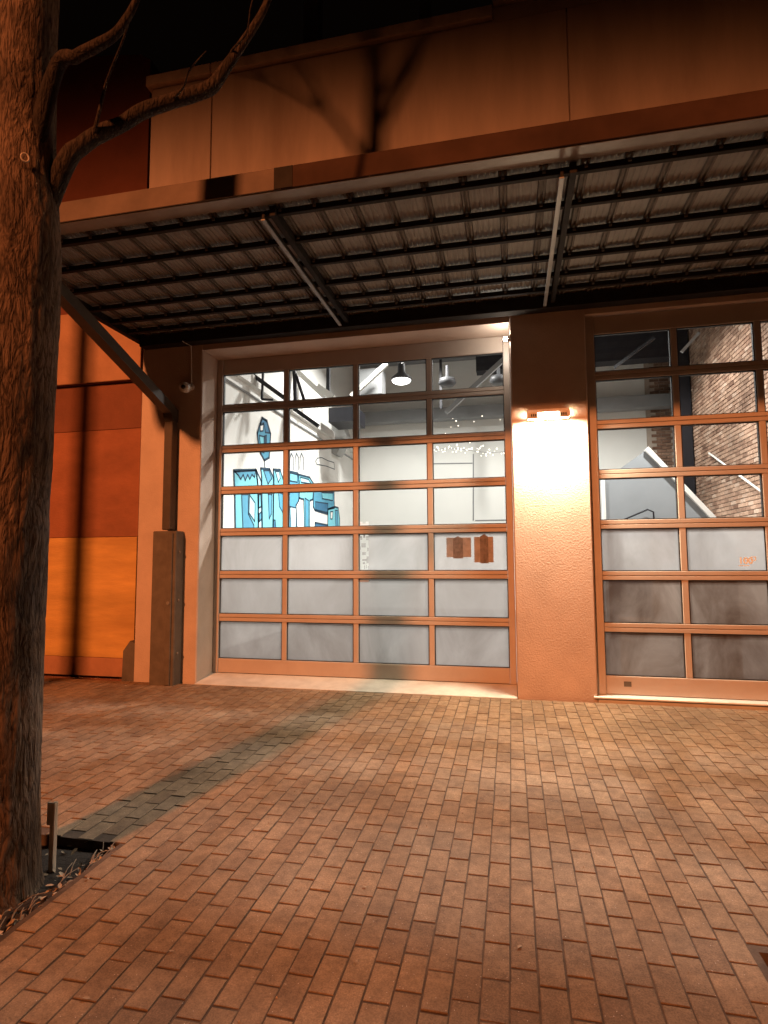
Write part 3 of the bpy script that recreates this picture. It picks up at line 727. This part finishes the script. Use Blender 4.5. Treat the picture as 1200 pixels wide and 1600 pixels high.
letter('castle_tower',[(412,275),(452,300),(482,405),(470,600),(432,622),(400,562),(385,500),(374,402)],BL[1],
   [([(415,285),(448,302),(474,400),(440,395),(425,320),(398,325)],BL[3]),([(398,335),(425,328),(420,382),(396,385)],BL[5]),([(434,425),(448,420),(448,490),(436,490)],BL[4]),([(390,420),(428,430),(428,560),(405,550)],BL[0])])
k=MB(); k.bar(mp(430,622,2),mp(437,690,2),0.0012,0.03); k.build('painted_line',BL[4],mu)
for dx in (0,42,82): outline([(640+dx,690),(642+dx,600),(652+dx,565),(668+dx,600),(670+dx,700)],mu,1,0.03,False)
outline([(850,630),(865,605),(900,600),(950,625),(1000,640),(1005,695),(940,670),(860,655)],mu,1,0.02)

# ---- pendant lamps: one in view, the rest added to brighten the room
def pendant(x,y,z,label,ang=134,w=1.0):
    t=thing('pendant_lamp',label,'lamp','high bay lamps over the interior floor'); t.location=(x,y,z)
    MB().tube([(0,0,0.32),(0,0,IZ-z)],0.012,6).build('rod',M['lampshade'],t)
    MB().lathe([(0.05,0.34),(0.07,0.33),(0.075,0.16),(0.20,0.05),(0.215,0.005),(0.19,0.003)],(0,0,0),24).build('housing',M['lampshade'],t,True)
    MB().lathe([(0.185,0.0),(0.17,-0.03),(0.12,-0.055),(0.04,-0.065)],(0,0,0),24).build('lens',EM_P,t,True)
    l=bpy.data.lights.new('pendant_light','SPOT'); l.energy=PENDANT_W*w; l.color=(1.0,0.97,0.92); l.shadow_soft_size=0.12; l.spot_size=math.radians(ang); l.spot_blend=0.5
    lo=bpy.data.objects.new('pendant_light',l); COL.objects.link(lo); lo.parent=t; lo.location=(0,0,-0.20)
EM_P=emit('pendant_glow',(1.0,0.97,0.92),PENDANT_L)
pendant(-0.29,4.5,4.95,'lit high bay lamp hanging behind the top row of left door panes')
pendant(2.45,4.5,4.95,'added unseen high bay lamp behind the stucco pier between the doors')
pendant(0.8,2.4,5.4,'added unseen high bay lamp above the front of the left bay')
pendant(4.3,2.4,5.7,'added unseen high bay lamp just inside the right garage door',140,1.35)
pendant(-0.3,5.4,6.6,'added unseen high bay lamp up near the ceiling at the back of the left bay',166,1.15)
pendant(3.6,5.6,6.55,'added unseen high bay lamp up near the ceiling before the grey wall',166,1.15)

# ---- tiny glowing bulbs standing in for lights reflected in the left door
sl_=thing('reflected_lights','tiny glowing bulbs standing in for lights reflected in the right column of left door panes','reflected lights')
rl=random.Random(5); bulbs=MB(); wire=[]
for i in range(70):
    u=rl.random(); x=672+u*120; y=703+rl.gauss(0,4.5)-3*math.sin(u*6)
    if i<12: x=690+rl.random()*105; y=650+rl.random()*28
    p=onY(x,y,1.2); r=rl.uniform(0.004,0.009)
    bulbs.lathe([(0.001,-r),(r*0.8,-r*0.5),(r,0),(r*0.8,r*0.5),(0.001,r)],p,6)
o=bulbs.build('bulbs',emit('reflected_glow',(1.0,0.86,0.72),5.0),sl_); o['kind']='stuff'
k=MB(); k.tube([onY(670+i*6.2,704-3*math.sin(i/20*6),1.2) for i in range(21)],0.002,5); k.build('wire',M['black'],sl_)

# ---- brown boxes standing close behind the frosted panes of the right door
for (x0,x1,h,y,lab) in ((3.62,4.16,1.18,0.42,'low brown box standing close behind the frosted right door'),(2.98,3.30,0.72,0.30,'small brown box blurred behind the lowest left pane of the right door'),(3.40,3.58,1.75,0.55,'narrow tall brown box blurred behind the right door mullion')):
    t=thing('brown_box',lab,'box','boxes behind the frosted panes of the right door')
    MB().cbox(x0,x1,y,y+0.4,0.045,h-0.03,0.01).build('carton',M['crate'],t)
    MB().cbox(x0-0.005,x1+0.005,y-0.005,y+0.405,h-0.029,h,0.005).build('lid',M['crate'],t)

# ---- notices and lettering on the doors
def notice(x0,x1,z0,z1,y,label,core):
    t=thing('paper_notice',label,'notice','paper notices on the left door')
    MB().box(x0,x1,y-0.002,y,z0,z1).build('sheet',M['paper'],t)
    k=MB(); k.prism([(core[0],y-0.0035,core[2]),(core[1],y-0.0035,core[2]),(core[1],y-0.0035,core[3]-0.03),((core[0]+core[1])/2,y-0.0035,core[3]),(core[0],y-0.0035,core[3]-0.03)],(0,0.0014,0)); k.build('print',M['paper2'],t,fix=True)
yg=-0.0045
notice(1.055,1.33,1.425,1.645,yg,'wider brown paper notice on the left door below the reflected lights',(1.13,1.24,1.41,1.66))
notice(1.365,1.575,1.365,1.65,yg,'taller brown paper notice nearest the stucco pier on the left door',(1.43,1.52,1.355,1.68))
# vertical white vinyl strip on the third column
vs=thing('vinyl_lettering','vertical strip of white vinyl lettering beside the middle mullion of the left door','lettering')
def vin(x0,x1,z0,z1,m='vinyl',d=0.0): MB().box(x0,x1,yg-0.0012-d,yg-d,z0,z1).build('vinyl_stroke',M[m],vs)
vin(0.045,0.15,1.798,1.822); vin(0.045,0.075,1.824,1.845); vin(0.115,0.15,1.824,1.845)
vin(0.04,0.15,1.145,1.165)
# white number on the right door
def text(s,size,loc,name,parent,m):
    cu=bpy.data.curves.new(name,'FONT'); cu.body=s; cu.size=size; cu.extrude=0.0006; cu.align_x='LEFT'; cu.offset=0.0035
    ob=bpy.data.objects.new(name+'_tmp',cu); COL.objects.link(ob)
    bpy.context.view_layer.update()
    me=bpy.data.meshes.new_from_object(ob.evaluated_get(bpy.context.evaluated_depsgraph_get()))
    bpy.data.objects.remove(ob)
    me.materials.clear(); me.materials.append(m)
    o=bpy.data.objects.new(name,me); COL.objects.link(o); o.parent=parent; o.location=loc; o.rotation_euler=(math.pi/2,0,0); return o
ns=thing('door_number','small white number 100 with a box mark on the right glass door','number')
y2=-0.2855
text('100',0.085,(3.925,y2,1.345),'digits',ns,M['trim'])
MB().box(3.925,4.02,y2-0.001,y2,1.322,1.330).build('underline',M['trim'],ns)
k=MB()
for (a,b_,c,d) in ((4.035,4.08,1.405,1.413),(4.035,4.08,1.372,1.380),(4.035,4.045,1.380,1.405),(4.07,4.08,1.380,1.405)): k.box(a,b_,y2-0.001,y2,c,d)
k.build('box_mark',M['trim'],ns)
# small dark plate on the right door's bottom rail
MB().cbox(2.83,2.90,-0.3145,-0.3105,0.135,0.185,0.001).build('maker_plate',M['guard'],d2)

# ================================================================== wall lamp on the middle pier
wl=thing('wall_lamp','lit bronze wall lamp washing the stucco pier between the doors','lamp')
LX=2.165; LZ=2.83
k=MB(); k.prism([(LX-0.20,YP-0.001,LZ+0.005),(LX+0.20,YP-0.001,LZ+0.005),(LX+0.165,YP-0.001,LZ+0.10),(LX-0.165,YP-0.001,LZ+0.10)],(0,-0.05,0)); k.build('back_plate',M['lampplate'],wl,fix=True)
k=MB(); k.prism([(LX-0.20,YP-0.052,LZ+0.095),(LX-0.20,YP-0.20,LZ+0.075),(LX-0.20,YP-0.235,LZ+0.040),(LX-0.20,YP-0.235,LZ+0.030),(LX-0.20,YP-0.052,LZ+0.062)],(0.40,0,0)); k.build('hood',M['lampplate'],wl,fix=True)
for sx in (-1,1):
    k=MB(); k.prism([(LX+sx*0.202,YP-0.052,LZ+0.094),(LX+sx*0.202,YP-0.23,LZ+0.038),(LX+sx*0.202,YP-0.23,LZ-0.022),(LX+sx*0.202,YP-0.052,LZ+0.014)],(sx*0.006,0,0)); k.build('end_cheek',M['lampplate'],wl,fix=True)
# lens tilted: faces down and out to the street
MB().cbox(LX-0.205,LX+0.205,YP-0.243,YP-0.2365,LZ-0.024,LZ+0.042,0.002).build('front_lip',M['lampplate'],wl)  # lip added to keep the lamp's light off the far paving
LENS=emit('wall_lamp_glow',(1.0,0.87,0.63),WALL_PACK_L)
k=MB(); k.quad((LX-0.18,YP-0.225,LZ+0.026),(LX+0.18,YP-0.225,LZ+0.026),(LX+0.18,YP-0.070,LZ+0.022),(LX-0.18,YP-0.070,LZ+0.022)); k.build('lens',LENS,wl)
k=MB(); k.quad((LX-0.10,YP-0.2445,LZ-0.012),(LX+0.10,YP-0.2445,LZ-0.012),(LX+0.10,YP-0.2445,LZ+0.030),(LX-0.10,YP-0.2445,LZ+0.030)); k.build('front_lens',emit('front_lens_glow',(1.0,0.84,0.60),FRONT_L),wl)
for sx in (-1,1):
    k=MB()
    for q in range(3): k.box(LX+sx*(0.125+0.02*q)-0.006,LX+sx*(0.125+0.02*q)+0.006,YP-0.246,YP-0.2432,LZ-0.006,LZ+0.022)
    k.build('vent_slot',M['black'],wl)
# ---- small lamp in the corner of the left opening
sp=thing('corner_spotlight','tiny bright white spotlight at the top corner of the left door opening','spotlight')
sx,sy,sz=1.775,-0.375,3.75
MB().cbox(1.776,1.799,sy-0.02,sy+0.02,sz-0.025,sz+0.025,0.003).build('bracket',M['camw'],sp)
MB().lathe([(0.002,-0.022),(0.014,-0.017),(0.021,0.0),(0.014,0.017),(0.002,0.022)],(1.757,sy,sz),12).build('bulb',emit('spot_glow',(1.0,0.93,0.82),SPOT_L),sp,True)
# ---- security camera
cm=thing('security_camera','white round security camera high on the left stucco pier','camera')
cx,cz=-1.945,3.455
k=MB(); k.tube([(cx,YP-0.001,cz+0.02),(cx,YP-0.03,cz+0.02)],0.045,16); k.build('mount',M['camw'],cm,True)
k=MB(); k.tube([(cx-0.03,YP-0.031,cz+0.01),(cx-0.03,YP-0.05,cz+0.005),(cx-0.012,YP-0.13,cz-0.012),(cx-0.010,YP-0.15,cz-0.015)],[0.045,0.062,0.062,0.052],18); k.build('body',M['camw'],cm,True)
k=MB(); k.tube([(cx-0.010,YP-0.151,cz-0.015),(cx-0.008,YP-0.158,cz-0.017)],0.026,14); k.build('lens',M['black'],cm,True)
k=MB(); k.tube([(cx+0.012,YP-0.012,cz+0.066),(cx+0.008,YP-0.012,3.70),(cx-0.002,YP-0.015,3.98),(cx-0.03,YP-0.16,3.99)],0.006,6); k.build('cable',M['camw'],cm,True)

# ================================================================== drain pipe on the left pier
dp=thing('drain_pipe','brown square drain pipe slanting down from the canopy onto the left pier','drain pipe')
top=Vector((-2.16,-2.68,3.98)); elb=Vector((-2.15,-0.475,3.16))
e1=onX(80,462,-2.17); 
MB().bar((-2.17,-2.66,3.985+0.0),(-2.155,-0.52,3.185),0.115,0.115).build('slanted_pipe',M['pipe'],dp)
k=MB(); k.prism([(-2.2125,-0.555,3.255),(-2.2125,-0.413,3.20),(-2.2125,-0.413,3.05),(-2.2125,-0.53,3.05),(-2.2125,-0.555,3.13)],(0.115,0,0)); k.build('elbow',M['pipe'],dp,fix=True)
MB().cbox(-2.21,-2.10,-0.525,-0.414,1.76,3.049,0.008).build('vertical_pipe',M['pipe'],dp)
gd=MB(); gd.cbox(-2.30,-1.99,-0.56,-0.4015,-0.02,1.745,0.01); gd.build('steel_guard',M['guard'],dp)
MB().cbox(-2.10,-2.03,-0.578,-0.561,0.0,1.72,0.004).build('guard_rib',M['guard'],dp)
for z in (0.35,0.95,1.5):
    k=MB(); k.tube([(-1.985,-0.50,z),(-1.975,-0.50,z)],0.014,8); k.build('bolt',M['flange'],dp)
k=MB(); k.tube([(-2.065,-0.579,0.92),(-2.065,-0.588,0.92)],0.02,10); k.build('bolt',M['flange'],dp)

# ================================================================== neighbour building
nb=thing('neighbour_building','orange painted neighbouring building with red panels left of the stucco pier','building')
def np_(name,mb,m,**k): return mb.build(name,M[m],nb,**k)
NY=-0.30
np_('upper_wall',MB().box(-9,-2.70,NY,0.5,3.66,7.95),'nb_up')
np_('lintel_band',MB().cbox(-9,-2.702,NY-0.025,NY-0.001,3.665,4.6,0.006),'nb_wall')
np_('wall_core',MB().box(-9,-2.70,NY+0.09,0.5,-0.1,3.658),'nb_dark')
np_('red_panel',MB().cbox(-8.9,-2.712,NY+0.045,NY+0.088,3.06,3.655,0.004),'nb_dark')  # dark band under the lintel: shade put into the panel colour
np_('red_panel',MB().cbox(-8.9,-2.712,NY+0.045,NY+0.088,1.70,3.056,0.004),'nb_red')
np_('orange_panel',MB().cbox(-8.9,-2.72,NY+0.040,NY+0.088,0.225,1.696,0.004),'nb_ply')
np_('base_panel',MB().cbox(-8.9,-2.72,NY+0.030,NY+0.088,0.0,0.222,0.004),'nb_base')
np_('gable_top',MB().prism([(-9,NY,7.952),(-2.70,NY,7.952),(-2.85,NY,8.05),(-3.4,NY,8.15),(-9,NY,8.9)],(0,0.6,0)),'nb_up',fix=True)
k=MB(); k.prism([(-2.80,NY-0.06,-0.03),(-2.63,NY-0.06,-0.03),(-2.63,NY-0.06,0.42),(-2.70,NY-0.06,0.45),(-2.79,NY-0.06,0.33)],(0,0.088,0))
np_('pipe_boot',k,'guard',fix=True)
k=MB(); k.tube([(-2.66,NY+0.02,0.45),(-2.66,NY+0.02,3.95)],0.028,8); np_('gap_pipe',k,'purlin',smooth=True)

# roof stacks behind the parapet
for (px,y,w,lab) in ((485,2.0,0.26,'dark roof stack behind the parapet nearest the tree'),(664,2.0,0.18,'thin dark roof stack behind the parapet near the cap step')):
    p=onY(px,40,y)
    t=thing('roof_stack',lab,'chimney','roof stacks behind the parapet')
    MB().cbox(p.x-w/2,p.x+w/2,y,y+w,IZ+0.1,12.5,0.01).build('stack',M['stucco'],t)
    MB().cbox(p.x-w/2-0.03,p.x+w/2+0.03,y-0.03,y+w+0.03,12.502,12.6,0.01).build('cap',M['cap'],t)

# ================================================================== street tree
tr=thing('street_tree','bare street tree with furrowed bark standing in the paving at left','tree')
tr.location=(-0.655,-4.17,0)
TB=Vector((-0.655,-4.17,0))
def bark(p,o,a):
    v=noise.fractal(Vector((o.x*1.6,o.y*1.6,p.z*1.3)),1.0,2.1,4)*0.035
    w=noise.noise(Vector((p.x*2,p.y*2,p.z*3)))*0.9
    f=abs(noise.noise(Vector((o.x*6+w,o.y*6-w,p.z*2.6))))
    g_=abs(noise.noise(Vector((o.x*13+4,o.y*13,p.z*6+w))))
    return v-0.032*max(0,0.22-f)/0.22-0.014*max(0,0.25-g_)/0.25
def spline(ctrl,n):
    out=[]
    P=[Vector(c[:3]) for c in ctrl]; R=[c[3] for c in ctrl]; m=len(P)
    for i in range(n+1):
        u=i/n*(m-1); k=min(int(u),m-2); t=u-k
        p0,p1,p2,p3=P[max(k-1,0)],P[k],P[k+1],P[min(k+2,m-1)]
        out.append((0.5*((2*p1)+(p2-p0)*t+(2*p0-5*p1+4*p2-p3)*t*t+(3*p1-p0-3*p2+p3)*t*t*t),R[k]+(R[k+1]-R[k])*t))
    return [a for a,_ in out],[b for _,b in out]
def limb(name,ctrl,n,seg,parent=tr,local=False):
    c=ctrl if local else [(Vector(q[:3])-TB).to_tuple()+(q[3],) for q in ctrl]
    p,r=spline(c,n); return MB().tube(p,r,seg,True,bark).build(name,M['bark' if name=='trunk' else 'limb'],parent,True)
zb=gz(-4.17)-0.08
limb('trunk',[(0,0,zb,0.27,),(0.0,0,zb+0.12,0.222),(-0.005,0,0.35,0.205),(-0.01,0.0,1.0,0.200),(-0.01,0.0,1.6,0.203),(0.0,0.0,2.3,0.198),(0.01,0.0,3.0,0.190),(-0.02,0.0,3.6,0.165),(-0.02,0,4.6,0.150),(0.02,0.02,6.0,0.125),(0.05,0.05,7.6,0.10),(0.10,0.1,9.2,0.06)],260,84,local=True)
def LP(x,y,Y,r): 
    p=onY(x,y,Y); return (p.x,p.y,p.z,r)
def TC(dz,r): return (TB.x,TB.y,dz,r)
limb('limb',[TC(2.85,0.075),LP(98,262,-4.10,0.0482),LP(130,226,-4.05,0.0421),LP(160,207,-4.0,0.0430),LP(190,194,-3.97,0.0370),LP(222,174,-3.94,0.0396),LP(262,160,-3.90,0.0370),LP(300,148,-3.86,0.0396),LP(330,136,-3.83,0.0370),LP(350,110,-3.8,0.0310),LP(378,70,-3.75,0.0249),LP(412,15,-3.7,0.0198),LP(440,-60,-3.65,0.0155)],110,24)
limb('limb',[TC(3.2,0.06),LP(85,115,-4.22,0.0361),LP(120,88,-4.28,0.0284),LP(150,72,-4.3,0.0267),LP(178,55,-4.3,0.0224),LP(196,32,-4.3,0.0189),LP(212,2,-4.3,0.0155),LP(235,-60,-4.3,0.0103)],60,18)
limb('branch',[LP(143,222,-4.03,0.0172),LP(150,195,-4.06,0.0103),LP(158,162,-4.10,0.0086),LP(163,142,-4.12,0.0090),LP(166,130,-4.14,0.0069),LP(178,98,-4.2,0.0065),LP(195,55,-4.25,0.0052),LP(210,0,-4.3,0.0043)],50,10)
limb('branch',[LP(355,106,-3.8,0.0103),LP(362,80,-3.8,0.0069),LP(385,52,-3.85,0.0052),LP(392,10,-3.9,0.0034),LP(405,-30,-3.9,0.0026)],24,7)
limb('branch',[LP(262,160,-3.9,0.0103),LP(285,138,-3.95,0.0060),LP(296,110,-4.0,0.0043),LP(322,80,-4.0,0.0026)],24,7)
# knots
for (x,y,r) in ((39,247,0.017),):
    d=ray(x,y); 
    # intersect the trunk cylinder
    ox,oy=CAM.x-TB.x,CAM.y-TB.y; R0=0.185
    A=d.x*d.x+d.y*d.y; Bq=2*(ox*d.x+oy*d.y); Cq=ox*ox+oy*oy-R0*R0
    disc=Bq*Bq-4*A*Cq
    if disc<0: continue
    s_=(-Bq-math.sqrt(disc))/(2*A); P=CAM+d*s_; nrm=Vector((P.x-TB.x,P.y-TB.y,0)).normalized()
    uu=nrm.cross(Vector((0,0,1))); k=MB()
    ring=[P-TB+nrm*0.004+uu*(r*math.cos(q*math.pi/8))+Vector((0,0,1.25*r*math.sin(q*math.pi/8))) for q in range(17)]
    k.tube(ring,0.0045,8,False); k.build('knot',mat('knot_bark',(0.40,0.33,0.27),0.9,0.2,30),tr,True)
# crown out of view above: bare limbs and twigs whose shadows fall on the parapet
rt=random.Random(21)
tw=MB(); 
def grow(p,d,r,depth):
    L_=rt.uniform(0.7,1.3)*(0.55+0.25*depth); pts=[p]; rad=[r]; q=p; dd=d
    for i in range(5):
        dd=(dd+Vector((rt.uniform(-.16,.16),rt.uniform(-.16,.16),rt.uniform(-.05,.15)))).normalized(); q=q+dd*L_/5; pts.append(q); rad.append(r*(1-0.1*(i+1)))
    tw.tube(pts,rad,7)
    if depth>0:
        for _ in range(rt.choice((2,3))):
            e=(dd+Vector((rt.uniform(-.8,.8),rt.uniform(-.8,.8),rt.uniform(-.1,.6)))).normalized(); grow(pts[rt.choice((3,4,5))],e,r*0.58,depth-1)
for z,ang,el,r in ((7.2,2.6,0.9,0.055),(7.6,0.3,0.8,0.06),(8.0,1.6,0.9,0.05),(7.9,-0.4,0.9,0.05),(8.5,3.3,1.0,0.045),(8.6,-1.5,1.0,0.04),(8.9,0.8,1.2,0.04)):
    grow(Vector((0.05,0.05,z)),Vector((math.cos(ang)*math.cos(el),math.sin(ang)*math.cos(el),math.sin(el))),r,3)
o=tw.build('crown',M['bark'],tr,True)
# ---- stake by the trunk
sk=thing('timber_stake','short weathered timber stake standing beside the tree trunk','stake')
b0=onG(80,1350); zt=onX(83,1254,b0.x).z
MB().cbox(b0.x-0.008,b0.x+0.018,b0.y-0.015,b0.y+0.015,gz(b0.y)-0.1,zt,0.004).build('post',M['wood'],sk)
MB().cbox(b0.x-0.014,b0.x+0.030,b0.y-0.028,b0.y-0.0155,zt-0.10,zt+0.008,0.003).build('cleat',M['wood'],sk)

# ---- leaf litter
def leaf_geo(k,p,s,rs,flat=0.3):
    a=rs.uniform(0,6.28); ux=Vector((math.cos(a),math.sin(a),rs.uniform(-flat,flat))); uy=Vector((-math.sin(a),math.cos(a),rs.uniform(-flat,flat))); up=Vector((0,0,1))
    b=len(k.v)
    for u,v,h in ((-1,0,0),(-0.4,0.5,0.25),(0.4,0.42,0.3),(1,0,0.05),(0.4,-0.45,0.28),(-0.4,-0.5,0.2),(0,0,-0.05)):
        k.v.append(tuple(p+ux*(u*s)+uy*(v*s)+up*(h*s*0.6+0.003)))
    k.f+=[(b+6,b+i,b+(i+1)%6) for i in range(6)]
rl=random.Random(9); k=MB()
a,b_,c,d=PITS[0]
for i in range(170):
    if rl.random()<0.6: x=b_-abs(rl.gauss(0,0.10)); y=rl.uniform(c,d)
    else: x=rl.uniform(a,b_); y=rl.uniform(c,d)
    if not(a<x<b_+0.02): continue
    leaf_geo(k,Vector((x,y,gz(y)-0.03+rl.uniform(0,0.02))),rl.choice((0.008,0.012,0.017,0.025))*rl.uniform(0.8,1.2),rl,0.7)
o=k.build('leaf_litter',M['leaf'],None); o['kind']='stuff'
k=MB()
for i in range(26):
    x=b_-abs(rl.gauss(0.02,0.06)); y=rl.uniform(c+0.1,d-0.05); l=rl.uniform(0.05,0.16); an=rl.uniform(0.9,2.2)
    k.tube([(x,y,gz(y)-0.015),(x+l*math.cos(an)*0.5,y+l*math.sin(an)*0.5,gz(y)+0.0),(x+l*math.cos(an),y+l*math.sin(an),gz(y)-0.01)],0.0022,5)
o=k.build('twig_litter',M['twig'],None); o['kind']='stuff'
k=MB()
for i in range(520):
    t_=rl.random()
    if t_<0.35: x=rl.uniform(-2.7,5.8); y=-0.455-abs(rl.gauss(0,0.03))
    elif t_<0.5: x=rl.uniform(-4.5,-2.7); y=-0.36-abs(rl.gauss(0,0.05))
    else: x=rl.uniform(-2.5,4.5); y=rl.uniform(-5.2,-0.5)
    q=rl.uniform(0.002,0.0055); z=gz(y)+0.001; b=len(k.v); a_=rl.uniform(0,6.28)
    for m_ in range(3): k.v.append((x+q*math.cos(a_+2.1*m_),y+q*math.sin(a_+2.1*m_),z))
    k.v.append((x,y,z+q*1.2)); k.f+=[(b,b+1,b+3),(b+1,b+2,b+3),(b+2,b,b+3)]
o=k.build('grit',M['leaf'],None); o['kind']='stuff'
LV=[(485,1462,0.011,'pale dry leaf on the paving left of centre'),(812,1481,0.013,'largest pale dry leaf on the right foreground paving'),(557,1503,0.008,'tiny pale leaf on a brick below the centre leaf'),(135,1562,0.014,'pale curled leaf at the bottom left of the paving'),(268,1488,0.012,'brownish dry leaf lying between the tree pit and centre'),(138,1374,0.012,'pale leaf lying just outside the tree pit'),(570,1386,0.012,'thin pale leaf on the brick paving near the middle'),(446,1540,0.007,'speck of pale leaf near the bottom edge'),(165,1287,0.010,'pale leaf by the far corner of the tree pit')]
for x,y,s,lab in LV:
    p=onG(x,y); k=MB(); leaf_geo(k,Vector((0,0,0.002)),s,rl,0.25); o=k.build('fallen_leaf',M['leaf']); o.location=p; tag(o,lab,'leaf','dry leaves fallen on the paving')

# ================================================================== street furniture outside the frame
up_=thing('utility_pole','slim timber utility pole on the pavement left of the tree','pole')
MB().tube([(-3.83,-4.15,-0.15),(-3.83,-4.15,3.0),(-3.82,-4.15,7.0)],[0.118,0.112,0.10],14).build('pole_shaft',M['polewood'],up_,True)
MB().tube([(-3.82,-4.15,7.001),(-3.82,-4.15,7.05)],[0.10,0.06],14).build('pole_cap',M['guard'],up_,True)
lp=thing('street_lamp','tall steel street lamp glowing orange across the street','street lamp')
sx,sy,sz=STREET_LIGHT
MB().tube([(sx,sy-2.2,-0.4),(sx,sy-2.2,8),(sx,sy-2.2,13.6)],[0.14,0.11,0.08],14).build('lamp_post',M['guard'],lp,True)
MB().tube([(sx,sy-2.2,13.55),(sx,sy-1.2,14.05),(sx,sy-0.2,14.12)],0.05,10).build('lamp_arm',M['guard'],lp,True)
MB().cbox(sx-0.16,sx+0.16,sy-0.35,sy+0.35,14.03,14.2,0.04).build('lamp_head',M['guard'],lp)
MB().lathe([(0.02,-0.05),(0.10,-0.03),(0.13,0.04)],(sx,sy,13.98),16).build('lamp_glass',emit('sodium_glow',STREET_COLOUR,8.0),lp,True)
ld=bpy.data.lights.new('street_light','SPOT'); ld.energy=STREET_POWER; ld.color=STREET_COLOUR; ld.shadow_soft_size=0.62
ld.spot_size=math.radians(27.8); ld.spot_blend=1.0
lo=bpy.data.objects.new('street_light',ld); COL.objects.link(lo); lo.location=(sx,sy,13.85)
lo.scale=(4.2,1,1)
dirv=Vector((-2.0,-0.4,1.22))-Vector((sx,sy,13.85))
lo.rotation_euler=dirv.to_track_quat('-Z','Y').to_euler()
lo.parent=lp
